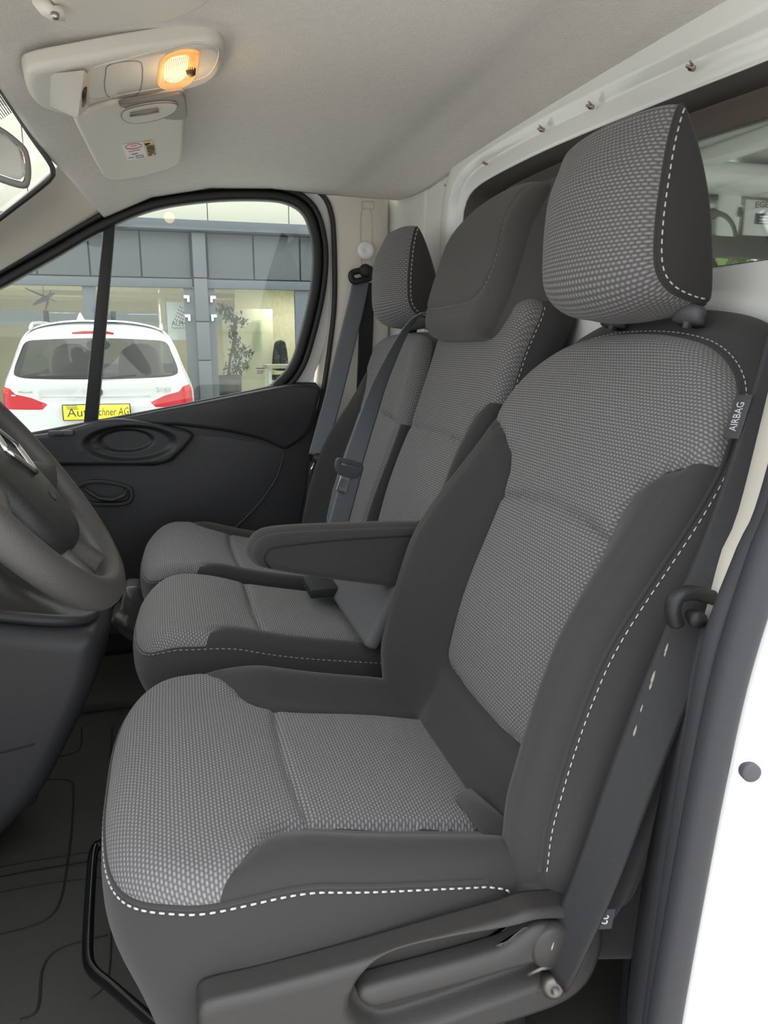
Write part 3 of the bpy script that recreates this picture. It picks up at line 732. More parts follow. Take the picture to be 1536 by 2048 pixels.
# hedge outside, behind the load space window
def leaves(name, m, parent, box, n, size, seed=1):
    rnd = random.Random(seed); b = MB()
    for _ in range(n):
        c = Vector((rnd.uniform(*box[0]), rnd.uniform(*box[1]), rnd.uniform(*box[2])))
        R = Matrix.Rotation(rnd.uniform(0, 6.28), 3, 'Z') @ Matrix.Rotation(rnd.uniform(-1.2, 1.2), 3, 'X'); s_ = size*rnd.uniform(0.6, 1.3)
        b.add([c + R @ Vector(v)*s_ for v in ((0, -1, 0), (0.5, 0, 0.12), (0, 1, 0), (-0.5, 0, 0.12))], [(0, 1, 2), (0, 2, 3)])
    return b.build(name, m, parent, smooth=False)
hg = thing('hedge', 'bright green hedge seen through the low strip of load space window', 'hedge', (4.3, 5.0, 0.1))
leaves('foliage', 'hedge_leaf', hg, ((2.6, 7.4), (4.6, 5.3), (0.3, 2.9)), 9000, 0.07, 3)['kind'] = 'stuff'
_b = MB()
for k in range(8): _b.tube([(2.8+0.6*k, 4.95, 0.1), (2.85+0.6*k, 4.95, 1.4), (2.8+0.6*k, 4.97, 2.6)], [0.03, 0.02, 0.008], 6)
_b.build('stem', 'bark', hg)

# ------------------------------------------------------------------ near B pillar (driver side), door seal and body
np_ = setting('trim_4', (0.45, 0.5, 0.6), 'driver side pillar with rubber door seal at the right edge', 'pillar')
def yl(pts, y): return [tuple(aY(px, py, y)) for px, py in pts]
L0 = yl([(1500, 1000), (1450, 1120), (1396, 1290), (1355, 1500), (1315, 1750), (1272, 2048), (1262, 2150)], 0.56)
L1 = yl([(1540, 1000), (1490, 1120), (1424, 1290), (1386, 1500), (1348, 1750), (1306, 2048), (1296, 2150)], 0.525)
ext = lambda L, dx=0.13, dz=0.45: [(L[0][0]+dx, L[0][1]+0.05, L[0][2]+dz), (L[0][0]+dx*0.45, L[0][1]+0.02, L[0][2]+dz*0.5)] + L
bk0 = [(p[0]+0.05, 0.64, p[2]) for p in L0]
# upper pale trim and lower dark trim meet at the step
def cutz(L, zlo, zhi): P = crc(L, 160, False); return [tuple(p) for p in P if zlo <= p[2] <= zhi]
E0, E1, EB = ext(L0), ext(L1), ext(bk0)
zs = 1.245
loft('pillar_trim_upper', [cutz(EB, zs, 3), cutz(E0, zs, 3), cutz(E1, zs, 3)], 'beige', np_, 30, 0.004, sub=4)
loft('pillar_trim_lower', [cutz(EB, 0, zs), cutz(E0, 0, zs), cutz(E1, 0, zs)], 'plastic_mid', np_, 40, 0.004, sub=4)
S1 = ext(yl([(1555, 975), (1500, 1110), (1433, 1290), (1393, 1500), (1353, 1750), (1310, 2048), (1300, 2150)], 0.50))
S2 = ext(yl([(1590, 960), (1532, 1120), (1466, 1330), (1421, 1530), (1376, 1770), (1328, 2048), (1318, 2150)], 0.475))
_b = MB(); _b.tube([tuple(p) for p in crc(S1, 90, False)], (0.013, 0.012), 12); _b.build('inner_seal_lip', 'rubber_grey', np_)
_b = MB(); _b.tube([tuple(p) for p in crc(S2, 90, False)], (0.015, 0.015), 14); _b.build('door_seal', 'rubber_grey', np_)
_b = MB(); Q = crc(S1, 110, False)
for i in range(8, 75):
    d_ = Q[i+1]-Q[i]; d_ /= np.linalg.norm(d_); c_ = Q[i]+np.array([0.002, -0.0125, 0]); _b.tube([c_-d_*0.0016, c_+d_*0.0016], 0.0045, 6)
_b.build('seal_rib', 'rubber_grey', np_)['kind'] = 'stuff'
B0 = ext(yl([(1575, 1060), (1535, 1180), (1476, 1380), (1430, 1590), (1390, 1790), (1346, 2048), (1332, 2150)], 0.480))
B1 = [(p[0]+0.03, 0.463, p[2]) for p in B0]; B2 = [(p[0]+0.09, 0.458, p[2]) for p in B0]; B3 = [(p[0]+0.14, 0.45, p[2]) for p in B0]; B4 = [(p[0]+0.6, 0.44, p[2]) for p in B0]
loft('body_side', [B0, B1, B2, B3, B4], 'white_paint', np_, 60, 0.004, sub=8)
ph = aY(1503, 1546, 0.4622); _b = MB(); _b.lathe([(0.0085, -0.006), (0.0085, 0.0004), (0.006, 0.0012), (0.0005, 0.0012)], ph, (-0.25, -1, 0.05), 24); _b.build('body_plug', 'plastic_mid', np_)
# black sill and dark well under the seat on the near side
struct(bbox('trim_5', (0.0, 0.52, 0.60), (0.72, 0.07, 0.03), 'plastic', None, 0.01), 'black door sill strip below the driver seat', 'sill')
struct(bbox('wall_well', (0.58, 0.62, 0.78), (0.06, 0.07, 0.22), 'plastic', None, 0.01), 'dark trim behind the driver seat base', 'wall')
# ================================================================== SEATS
J = np.array([0.395, 0.0, 1.0]); TT = np.array([0.562, 0.0, 1.517])
BD = (TT-J)/np.linalg.norm(TT-J); BN = np.array([-BD[2], 0, BD[0]])
def back_frame(yc, dx=0.0): return Frame(J+np.array([dx, yc, 0]), (0, 1, 0), BD, BN)
CA = math.atan2(0.075, 0.37)
CD = np.array([-math.cos(CA), 0, math.sin(CA)]); CN = np.array([math.sin(CA), 0, math.cos(CA)])
def cush_frame(yc, x0=0.42, z0=0.909): return Frame((x0, yc, z0), (0, 1, 0), CD, CN)
def arcpath(star, i0, i1, out=0.0015, n=200, lift=0.0):
    idx = np.arange(i0, i1+1) % len(star.O); P = star.O[idx]; h = star.height(P)+lift
    return star.frame(P[:, 0]+star.Nn[idx, 0]*out, P[:, 1]+star.Nn[idx, 1]*out, h)

def headrest(parent_maker, yc, dx=0.0, dz=0.0, hw=0.125):
    prof = [(0.561, 1.757), (0.551, 1.725), (0.545, 1.68), (0.542, 1.63), (0.546, 1.588), (0.562, 1.565), (0.59, 1.553), (0.617, 1.549), (0.624, 1.558), (0.620, 1.60), (0.609, 1.655), (0.592, 1.705), (0.574, 1.745)]
    prof = [(x+dx, z+dz) for x, z in prof]
    f = Frame((0, yc-hw, 0), (1, 0, 0), (0, 0, 1), (0, -1, 0))
    cx = np.mean(prof, 0)
    def bulge(t, a, b, P):
        k = (math.sin(math.pi*min(max(t, 0), 1)))**0.55
        fr = np.clip(-a, 0, 1); up = np.clip(b, 0, 1); dn = np.clip(-b, 0, 1); bk_ = np.clip(a, 0, 1)
        return k*((0.046*fr**1.3)*(1-0.55*sst(1.68, 1.76, P[:, 1]-dz))+0.006*up+0.018*dn+0.004*bk_)
    s = Star(prof, cx, lambda a, b: 0.006*np.exp(-(((a-cx[0])/0.03)**2+((b-cx[1])/0.08)**2)), 0.006, 2*hw, f, side=bulge, NA=150, NR=14, NS=46)
    return s

def build_headrest(root, yc, dx=0.0, dz=0.0, hw=0.125, posts=True):
    s = headrest(None, yc, dx, dz, hw)
    hr = s.make('headrest', s.sides, 'knit', root)
    s.make('side_panel', s.front, 'cloth', hr); s.make('side_panel', s.back, 'cloth', hr)
    n = len(s.O); top = int(np.argmax(s.O[:, 1])); low = int(np.argmin(s.O[:, 1]))
    # stitching along the front edge of the side panel
    if s.O[(top+10) % n][0] < s.O[top-10][0]: i0, i1 = top, top+((low-top) % n)
    else: i0, i1 = low, low+((top-low) % n)
    P = s.O[np.arange(i0, i1+1) % n]; Nn = s.Nn[np.arange(i0, i1+1) % n]
    Q = P-Nn*0.004; stitches(s.frame(Q[:, 0], Q[:, 1], s.height(Q)+0.0006), 'thread', hr)
    b = MB(); b.tube([tuple(p) for p in s.frame(P[:, 0], P[:, 1], s.height(P))], 0.0022, 6); b.build('piping', 'cloth', hr)
    if posts:
        for dy in (-0.108, 0.050):
            b = MB(); p0 = np.array([0.604+dx, yc+dy, 1.52+dz]); b.tube([p0, p0+np.array([0.006, 0, 0.065])], 0.0055, 12); b.build('headrest_post', 'chrome', root)
            c = np.array([0.608+dx, yc+dy, 1.541+dz]); b = MB(); b.lathe([(0.024, -0.016), (0.023, -0.002), (0.020, 0.003), (0.010, 0.005), (0.008, 0.0055)], c, (0.25, 0, 1), 20)
            g = b.build('post_collar', 'plastic_mid', root)
            for v in g.data.vertices: v.co.x = c[0]+(v.co.x-c[0])*0.62
    return hr

# ------------------------------------------------------------------ driver seat
YC = 0.88
drv = thing('driver_seat', 'large grey cloth driver seat with ribbed inserts, tall headrest and armrest, nearest the camera', 'seat', (0.2, YC, FLOOR_Z), 'cab seats')
fb = back_frame(YC)
half = [(0.0, -0.165), (0.12, -0.165), (0.205, -0.15), (0.245, -0.10), (0.252, -0.03), (0.252, 0.05), (0.254, 0.16), (0.257, 0.27), (0.258, 0.36), (0.254, 0.42), (0.238, 0.468), (0.205, 0.507), (0.15, 0.537), (0.08, 0.551), (0.0, 0.555)]
def drv_relief(s, h):
    a = np.abs(s); bol = (0.052+0.022*sst(0.0, 0.1, s))*sst(0.46, 0.16, h)*sst(0.140, 0.215, a)
    bol = bol*(1-0.35*sst(0.0, -0.11, h))
    return bol + 0.012*np.exp(-((h-0.12)/0.14)**2) + 0.020*sst(-0.02, -0.10, h)*sst(0.2, 0.1, a) - 0.02*sst(0.42, 0.55, h)
lower_ins = [(-0.135, 0.012), (-0.05, 0.004), (0.05, 0.004), (0.135, 0.012), (0.145, 0.03), (0.150, 0.12), (0.148, 0.22), (0.146, 0.288), (0.09, 0.300), (0.0, 0.306), (-0.09, 0.300), (-0.146, 0.288), (-0.148, 0.22), (-0.150, 0.12), (-0.145, 0.03)]
upper_ins = [(-0.146, 0.288), (-0.09, 0.300), (0.0, 0.306), (0.09, 0.300), (0.146, 0.288), (0.150, 0.325), (0.165, 0.357), (0.20, 0.384), (0.245, 0.402), (0.30, 0.41), (0.33, 0.60), (-0.33, 0.60), (-0.30, 0.41), (-0.245, 0.402), (-0.20, 0.384), (-0.165, 0.357), (-0.150, 0.325)]
def flare(t, a, b, P):
    k = math.sin(min(t*1.6, 1)*math.pi/2); hi = sst(0.2, 0.5, P[:, 1])
    return k*(0.034+0.014*hi) - 0.03*sst(0.6, 1.0, t)
sb = Star(mirror(half), (0, 0.2), drv_relief, 0.028, 0.122, fb, side=flare, NA=300, NR=76, seams=[(lower_ins, True), (upper_ins[:10], False), (upper_ins[12:]+[upper_ins[0]], False)], NS=12, groove=(0.009, 0.0065))
iu, rest = sb.clip(sb.front, upper_ins); il, rest = sb.clip(rest, lower_ins)
bkr = sb.make('backrest', rest+sb.sides+sb.back, 'cloth', drv)
sb.make('upper_insert', iu, 'knit', bkr); sb.make('lower_insert', il, 'knit', bkr)
n_ = len(sb.O)
near_bot = int(np.argmin(np.abs(sb.O[:, 1]+0.07)+10*(sb.O[:, 0] > 0))); far_sh = int(np.argmin(np.abs(sb.O[:, 1]-0.42)+10*(sb.O[:, 0] < 0)))
run = via(sb, near_bot, far_sh, int(np.argmax(sb.O[:, 1])))
stitches(sb.side_pts(run, 0.045), 'thread', bkr, r=0.0006)
_b = MB(); _b.tube([tuple(p) for p in arcpath(sb, run[0], run[-1], out=0.0, lift=0.0)], 0.0028, 6); _b.build('piping', 'cloth', bkr)
# side seam of the shoulder
build_headrest(drv, YC+0.005)
# airbag tag
tg = fb(-0.272, 0.458, -0.015); X_ = Vector((0.35, -0.9, 0.05)).normalized()
Ytag = Vector(BD).lerp(Vector((0, 0, 1)), 0.2).normalized(); Nt = X_.cross(Ytag).normalized()
c_ = Vector(tg)+X_*0.006+Vector((-0.016, 0, 0))
R_ = Matrix((X_, Ytag, Nt)).transposed()
tagp = bbox('airbag_tag', c_, (0.0085, 0.022, 0.0012), 'plastic', drv, 0.0006, R_); tagp['label'] = 'small grey label reading AIRBAG'
text('AIRBAG', 0.0105, c_+Nt*0.0016, Ytag, -X_, 'thread', tagp, sx=0.8)
# cushion
fc = cush_frame(YC)
chalf = [(0.0, 0.0), (0.15, 0.0), (0.225, 0.02), (0.240, 0.10), (0.244, 0.2), (0.248, 0.3), (0.249, 0.38), (0.243, 0.44), (0.218, 0.483), (0.17, 0.507), (0.09, 0.518), (0.0, 0.52)]
def cu_relief(s, h):
    a = np.abs(s); bol = 0.029*sst(0.150, 0.215, a)*sst(0.44, 0.30, h)*sst(-0.02, 0.10, h)
    return bol + 0.010*np.exp(-((h-0.40)/0.10)**2) - 0.018*sst(0.42, 0.53, h)**1.5 + 0.006*np.exp(-((h-0.16)/0.1)**2)*(a < 0.14)
c_low = [(-0.142, 0.03), (0.142, 0.03), (0.142, 0.12), (0.142, 0.2), (0.142, 0.300), (0.07, 0.306), (0.0, 0.308), (-0.07, 0.306), (-0.142, 0.300), (-0.142, 0.2), (-0.142, 0.12)]
c_front = [(-0.142, 0.300), (-0.07, 0.306), (0.0, 0.308), (0.07, 0.306), (0.142, 0.300), (0.150, 0.325), (0.168, 0.348), (0.20, 0.372), (0.245, 0.405), (0.30, 0.43), (0.30, 0.60), (-0.30, 0.60), (-0.30, 0.43), (-0.245, 0.405), (-0.20, 0.372), (-0.168, 0.348), (-0.150, 0.325)]
def skirt(t, a, b, P):
    fr = np.clip(b, 0, 1); return 0.012*math.sin(t*math.pi)-(0.10*fr+0.022)*t**1.7
scu = Star(mirror(chalf), (0, 0.26), cu_relief, 0.030, 0.235, fc, side=skirt, NA=280, NR=70, NS=16, seams=[(c_low, True), (c_front[:10], False), (c_front[12:]+[c_front[0]], False)])
cfi, rest = scu.clip(scu.front, c_front); cli, rest = scu.clip(rest, c_low)
cu = scu.make('cushion', rest+scu.sides+scu.back, 'cloth', drv)
scu.make('front_insert', cfi, 'knit', cu); scu.make('centre_insert', cli, 'knit', cu)
n_ = len(scu.O)
ia = int(np.argmin(np.abs(scu.O[:, 1]-0.12)+10*(scu.O[:, 0] > 0))); ib = int(np.argmin(np.abs(scu.O[:, 1]-0.30)+10*(scu.O[:, 0] < 0)))
run = via(scu, ia, ib, int(np.argmax(scu.O[:, 1])))
pth = scu.side_pts(run, 0.03)
if pth[0][1] > pth[-1][1]: pth = pth[::-1]
# the near seam dips away at its rear end
tail = [pth[0]+np.array([0.022, -0.003, -0.006]), pth[0]+np.array([0.035, -0.006, -0.022]), pth[0]+np.array([0.042, -0.008, -0.045])]
stitches(np.vstack([tail[::-1], pth]), 'thread', cu, r=0.0010)
_b = MB(); _b.tube([tuple(p) for p in arcpath(scu, run[0], run[-1], out=0.0, lift=0.0)], 0.0028, 6); _b.build('piping', 'cloth', cu)
# creased cloth tail of the cushion under the backrest
for k, (x, y, z, a) in enumerate(((0.355, 0.66, 0.925, 0.03), (0.40, 0.655, 0.925, 0.035), (0.44, 0.665, 0.93, 0.04))):
    _b = MB(); _b.tube([(x-0.02, y+0.12, z+0.012), (x, y+0.03, z+0.004), (x+0.004, y-0.025, z-0.02), (x-0.004, y-0.035, z-0.06)], [(0.014, 0.012), (0.020, 0.018), (0.020, 0.018), (0.014, 0.012)], 12); _b.build('cloth_fold', 'cloth', cu)
# moulded side shield with recessed lever
SHF = Frame((0, 0.612, 0), (1, 0, 0), (0, 0, 1), (0, -1, 0))
shield = [(lambda p: (p[0], p[2]))(aY(px, py, 0.614)) for px, py in ((393, 2010), (398, 1984), (425, 1968), (520, 1945), (700, 1898), (900, 1840), (1000, 1812), (1040, 1798), (1075, 1793), (1140, 1790), (1175, 1797), (1188, 1830), (1180, 1890), (1150, 1945), (1090, 1985), (950, 2030), (800, 2075), (600, 2110), (430, 2120), (398, 2080))]
recess = crc([(lambda p: (p[0], p[2]))(aY(px, py, 0.611)) for px, py in ((690, 2010), (690, 1960), (720, 1910), (780, 1880), (900, 1848), (1010, 1825), (1060, 1812), (1120, 1815), (1150, 1850), (1140, 1900), (1060, 1945), (950, 1985), (850, 2020), (750, 2045))], 90)
def sh_relief(s, h):
    d = sdf(np.stack([np.ravel(s), np.ravel(h)], 1), recess).reshape(np.shape(s)); return 0.022-0.024*sst(-0.002, 0.012, d)
ss = Star(shield, np.mean(shield, 0), sh_relief, 0.010, 0.012, SHF, NA=240, NR=60)
shd = ss.make('side_shield', ss.front+ss.sides+ss.back, 'plastic_grey', drv)
lev = [(lambda p: (p[0], p[2]))(aY(px, py, 0.597)) for px, py in ((716, 1992), (722, 1972), (760, 1958), (850, 1934), (950, 1906), (1010, 1886), (1036, 1866), (1062, 1848), (1092, 1840), (1118, 1850), (1127, 1875), (1114, 1900), (1080, 1914), (1000, 1937), (900, 1966), (800, 1993), (740, 2007))]
sl = Star(lev, np.mean(lev, 0), lambda s, h: 0.026+0*s, 0.012, 0.0, SHF, NA=160, NR=24, smooth=True)
lv = sl.make('recline_lever', sl.front+sl.sides+sl.back, 'plastic_grey', drv)
_b = MB(); pc_ = aY(1100, 1884, 0.594); _b.lathe([(0.026, -0.02), (0.0255, 0.002), (0.022, 0.006), (0.0005, 0.007)], (pc_[0], 0.588, pc_[2]), (0, -1, 0), 30); _b.build('lever_cap', 'plastic_grey', lv)
# seat base, runner and adjuster bar
bbox('seat_base', (0.20, YC+0.01, 0.655), (0.20, 0.19, 0.085), 'plastic', drv, 0.02, seg=3)
for dy in (-0.17, 0.17): bbox('runner', (0.17, YC+dy, 0.735), (0.24, 0.018, 0.012), 'black_metal', drv, 0.003)
_b = MB(); _b.tube(crc([tuple(aZ(px, py, z)) for px, py, z in ((300, 1660, 0.745), (245, 1672, 0.735), (215, 1684, 0.725), (196, 1690, 0.72), (187, 1706, 0.72), (182, 1760, 0.72), (177, 1850, 0.72), (176, 1915, 0.72), (188, 1944, 0.72), (225, 1975, 0.72), (310, 2048, 0.72), (380, 2108, 0.72))], 80, False), 0.0075, 12); ab = _b.build('adjuster_bar', 'black_metal', drv)
# rear lower flap with size tag
bbox('back_flap', (0.50, 0.72, 0.86), (0.075, 0.09, 0.085), 'cloth', drv, 0.03, Matrix.Rotation(0.25, 3, 'Y'), 4)
t0 = Vector(aY(1206, 1838, 0.566)); Xt = Vector((0.9, -0.2, 0.0)).normalized(); Yt = Vector((0.05, -0.1, 1)).normalized(); Nt = Xt.cross(Yt)
tg2 = bbox('size_tag', t0, (0.011, 0.013, 0.0008), 'plastic_mid', drv, 0.0004, Matrix((Xt, Yt, Nt)).transposed())
text('22', 0.013, t0+Nt*0.0012+Xt*0.0, -Yt, Xt, 'paper_white', tg2)
# folding armrest on the inboard side
arm = crc([(0.117, 1.185), (0.122, 1.166), (0.145, 1.153), (0.24, 1.128), (0.33, 1.108), (0.42, 1.088), (0.47, 1.10), (0.48, 1.15), (0.46, 1.195), (0.39, 1.205), (0.27, 1.210), (0.17, 1.212), (0.132, 1.206)], 140)
AF = Frame((0, 1.165, -0.011), (1, 0, 0), (0, 0, 1), (0, -1, 0))
sa = Star(arm, (0.30, 1.16), lambda s, h: 0.004+0*s, 0.014, 0.055, AF, side=lambda t, a, b, P: 0.006*math.sin(math.pi*t)+0*a, NA=160, NR=24, NS=14)
ar = sa.make('armrest', sa.front+sa.sides+sa.back, 'cloth', drv)
_b = MB(); Q = crc([(0.145, 1.156), (0.136, 1.170), (0.140, 1.184), (0.16, 1.192), (0.27, 1.196), (0.40, 1.194)], 60, False); _b.tube([tuple(p) for p in sa.surf(Q, 0.0005)], 0.0015, 6); _b.build('seam', 'black', ar)

# ------------------------------------------------------------------ middle seat (flip-down back with padded hood)
MY = 1.365
mid = thing('middle_seat', 'narrow middle seat with a smooth dark padded hood instead of a headrest', 'seat', (0.2, MY, FLOOR_Z), 'cab seats')
fm = back_frame(MY, 0.005)
mhalf = [(0.0, -0.11), (0.14, -0.10), (0.195, -0.05), (0.20, 0.1), (0.200, 0.25), (0.196, 0.37), (0.192, 0.45), (0.192, 0.52), (0.199, 0.56), (0.205, 0.585), (0.20, 0.605), (0.17, 0.618), (0.10, 0.622), (0.0, 0.622)]
def mid_relief(s, h):
    a = np.abs(s); return 0.020*sst(0.11, 0.17, -s)*sst(0.45, 0.3, h) + 0.008*np.exp(-((h-0.2)/0.12)**2)
m_up = [(-0.125, 0.342), (-0.06, 0.350), (0.0, 0.352), (0.06, 0.350), (0.125, 0.347), (0.15, 0.346), (0.18, 0.345), (0.22, 0.344), (0.26, 0.343), (0.26, 0.70), (-0.26, 0.70), (-0.26, 0.44), (-0.172, 0.425), (-0.145, 0.405), (-0.130, 0.375)]
m_lo = [(-0.12, 0.0), (0.26, 0.0), (0.26, 0.1), (0.26, 0.343), (0.06, 0.350), (0.0, 0.352), (-0.06, 0.350), (-0.125, 0.342), (-0.123, 0.1)]
sm = Star(mirror(mhalf), (0, 0.25), mid_relief, 0.032, 0.085, fm, side=lambda t, a, b, P: 0.02*math.sin(min(1, t*1.5)*math.pi/2)+0*a, NA=260, NR=56, NS=10, seams=[(m_lo, True), (m_up[:9], False), (m_up[11:]+[m_up[0]], False)])
iu, rest = sm.clip(sm.front, m_up); il, rest = sm.clip(rest, m_lo)
mb = sm.make('backrest', rest+sm.sides+sm.back, 'cloth', mid)
sm.make('upper_insert', iu, 'knit', mb); sm.make('lower_insert', il, 'knit', mb)
n_ = len(sm.O); ia = int(np.argmin(np.abs(sm.O[:, 1]-0.30)+10*(sm.O[:, 0] > 0))); ib = int(np.argmin(np.abs(sm.O[:, 1]-0.60)+10*(sm.O[:, 0] > 0)))
if (ib-ia) % n_ > n_/2: ia, ib = ib, ia
stitches(sm.side_pts(np.arange(ia, ia+((ib-ia) % n_)+1), 0.05), 'thread', mb, r=0.0008)
# hood
hh = [(0.0, 0.535), (0.10, 0.537), (0.145, 0.550), (0.172, 0.60), (0.176, 0.66), (0.170, 0.725), (0.155, 0.782), (0.12, 0.825), (0.065, 0.844), (0.0, 0.849)]
fh = Frame(J+np.array([-0.008, MY+0.02, 0]), (0, 1, 0), BD, BN)
hs = [(-0.22, 0.593), (0.08, 0.593), (0.12, 0.600), (0.138, 0.625)]
hp = [(-0.135, 0.615), (-0.10, 0.598), (0.0, 0.594), (0.25, 0.594), (0.25, 0.9), (-0.105, 0.9), (-0.105, 0.80), (-0.122, 0.76), (-0.142, 0.70), (-0.146, 0.655)]
sh_ = Star(mirror(hh), (0, 0.68), lambda s, h: 0.036-0.045*sst(0.72, 0.88, h)+0.0*s, 0.038, 0.085, fh, side=lambda t, a, b, P: 0.045*math.sin(min(1, t*1.2)*math.pi/2)*np.clip(0.35+np.abs(a), 0, 1)*sst(0.53, 0.6, P[:, 1])+0*a, NA=220, NR=44, NS=12, seams=[(hp[-1:]+hp[:4], False), (hp[5:], False)], groove=(0.003, 0.004), puff=(0.001, 0.02))
hi_, ho_ = sh_.clip(sh_.front, hp)
hd = sh_.make('hood', ho_+sh_.sides+sh_.back, 'hood_cloth', mid); sh_.make('hood_front', hi_, 'hood_cloth', hd)
stp = crc([(-0.108, 0.795), (-0.125, 0.757), (-0.1445, 0.70), (-0.1485, 0.655), (-0.137, 0.612), (-0.10, 0.595), (0.0, 0.591), (0.15, 0.591)], 120, False)
stitches(sh_.surf(stp, 0.0012), 'thread_dim', hd, r=0.0007)
def pass_cushion(root, yc, hw, far=True):
    f = cush_frame(yc, 0.40, 0.952)
    ch = [(0.0, 0.0), (hw*0.7, 0.0), (hw*0.93, 0.02), (hw*0.98, 0.12), (hw, 0.25), (hw, 0.36), (hw*0.97, 0.42), (hw*0.86, 0.455), (hw*0.6, 0.472), (hw*0.3, 0.478), (0.0, 0.48)]
    w = hw-0.055
    lowp = [(-w, -0.05), (w, -0.05), (w, 0.10), (w, 0.265), (w*0.5, 0.272), (0, 0.274), (-w*0.5, 0.272), (-w, 0.265), (-w, 0.10)]
    fr = [(-w, 0.265), (-w*0.5, 0.272), (0, 0.274), (w*0.5, 0.272), (w, 0.265), (w+0.006, 0.325), (w+0.02, 0.352), (w+0.055, 0.368), (w+0.2, 0.37), (w+0.2, 0.6), (-w-0.2, 0.6), (-w-0.2, 0.37), (-w-0.055, 0.368), (-w-0.02, 0.352), (-w-0.006, 0.325)]
    if not far:
        lowp = [(-w, -0.05), (0.4, -0.05), (0.4, 0.27), (w*0.5, 0.272), (0, 0.274), (-w*0.5, 0.272), (-w, 0.265), (-w, 0.10)]
        fr = [(-w, 0.265), (-w*0.5, 0.272), (0, 0.274), (w*0.5, 0.272), (w, 0.2715), (w+0.05, 0.271), (w+0.1, 0.2705), (w+0.15, 0.27), (w+0.2, 0.27), (w+0.2, 0.6), (-w-0.2, 0.6), (-w-0.2, 0.37), (-w-0.055, 0.368), (-w-0.02, 0.352), (-w-0.006, 0.325)]
    rl = lambda s, h: 0.010*sst(w-0.01, w+0.03, np.abs(s) if far else -s)*sst(0.4, 0.3, h)+0.012*np.exp(-((h-0.36)/0.09)**2)-0.03*sst(0.39, 0.49, h)**1.5
    st = Star(mirror(ch), (0, 0.24), rl, 0.026, 0.19, f, side=lambda t, a, b, P: 0.010*math.sin(t*math.pi)-(0.075*np.clip(b, 0, 1)+0.012)*t**1.8, NA=240, NR=54, NS=14, seams=[(lowp, True), (fr[:9], False), (fr[11:]+[fr[0]], False)])
    a_, rest = st.clip(st.front, fr); b_, rest = st.clip(rest, lowp)
    c = st.make('cushion', rest+st.sides+st.back, 'cloth', root); st.make('front_insert', a_, 'knit', c); st.make('centre_insert', b_, 'knit', c)
    n = len(st.O); i0 = int(np.argmin(np.abs(st.O[:, 1]-0.03)+10*(st.O[:, 0] > 0))); i1 = int(np.argmin(np.abs(st.O[:, 0])+10*(st.O[:, 1] < 0.2)))
    if (i1-i0) % n > n/2: i0, i1 = i1, i0
    stitches(st.side_pts(np.arange(i0, i0+((i1-i0) % n)+1), 0.03), 'thread_dim', c, r=0.0008)
    return st
pass_cushion(mid, 1.362, 0.178, False)
bbox('seat_base', (0.20, 1.36, 0.66), (0.17, 0.13, 0.09), 'black', mid, 0.01)
# lower part of the middle back, bluish light put into its paler colour
bbox('lower_back_panel', (0.352, 1.325, 1.055), (0.014, 0.165, 0.082), 'lit_back_cloth', mid, 0.012, Matrix.Rotation(0.50, 3, 'Y'), 3)

# ------------------------------------------------------------------ outer passenger seat
OY = 1.835
out = thing('passenger_seat', 'outer passenger seat beside the far door with grey ribbed headrest', 'seat', (0.2, OY, FLOOR_Z), 'cab seats')
fo = back_frame(OY, 0.0)
ohalf = [(0.0, -0.09), (0.13, -0.09), (0.205, -0.05), (0.238, 0.03), (0.240, 0.13), (0.236, 0.25), (0.228, 0.37), (0.222, 0.45), (0.205, 0.515), (0.175, 0.547), (0.10, 0.562), (0.0, 0.565)]
o_lo = [(-0.215, 0.03), (-0.19, 0.012), (0.11, 0.012), (0.135, 0.03), (0.142, 0.12), (0.142, 0.343), (0.06, 0.354), (0.0, 0.356), (-0.06, 0.354), (-0.215, 0.343), (-0.215, 0.12)]
o_up = [(-0.215, 0.343), (-0.06, 0.354), (0.0, 0.356), (0.06, 0.354), (0.142, 0.343), (0.15, 0.40), (0.175, 0.44), (0.21, 0.455), (0.3, 0.46), (0.3, 0.7), (-0.3, 0.7), (-0.3, 0.36), (-0.27, 0.355), (-0.25, 0.35), (-0.23, 0.346)]
so = Star(mirror(ohalf), (0, 0.24), lambda s, h: 0.045*sst(0.13, 0.20, s)*sst(0.46, 0.2, h)+0.01*np.exp(-((h-0.14)/0.14)**2), 0.035, 0.085, fo, side=lambda t, a, b, P: 0.015*math.sin(min(1, t*1.5)*math.pi/2)+0*a, NA=240, NR=54, NS=10, seams=[(o_lo, True), (o_up[:9], False), (o_up[11:]+[o_up[0]], False)])
iu, rest = so.clip(so.front, o_up); il, rest = so.clip(rest, o_lo)
ob = so.make('backrest', rest+so.sides+so.back, 'cloth', out); so.make('upper_insert', iu, 'knit', ob); so.make('lower_insert', il, 'knit', ob)
build_headrest(out, OY+0.01, dx=0.018, dz=0.010)
pass_cushion(out, 1.80, 0.225)
bbox('seat_base', (0.20, 1.80, 0.66), (0.17, 0.18, 0.09), 'black', out, 0.01)
bbox('buckle_pocket', tuple(aZ(645, 1172, 1.005)), (0.035, 0.05, 0.010), 'black', out, 0.006)

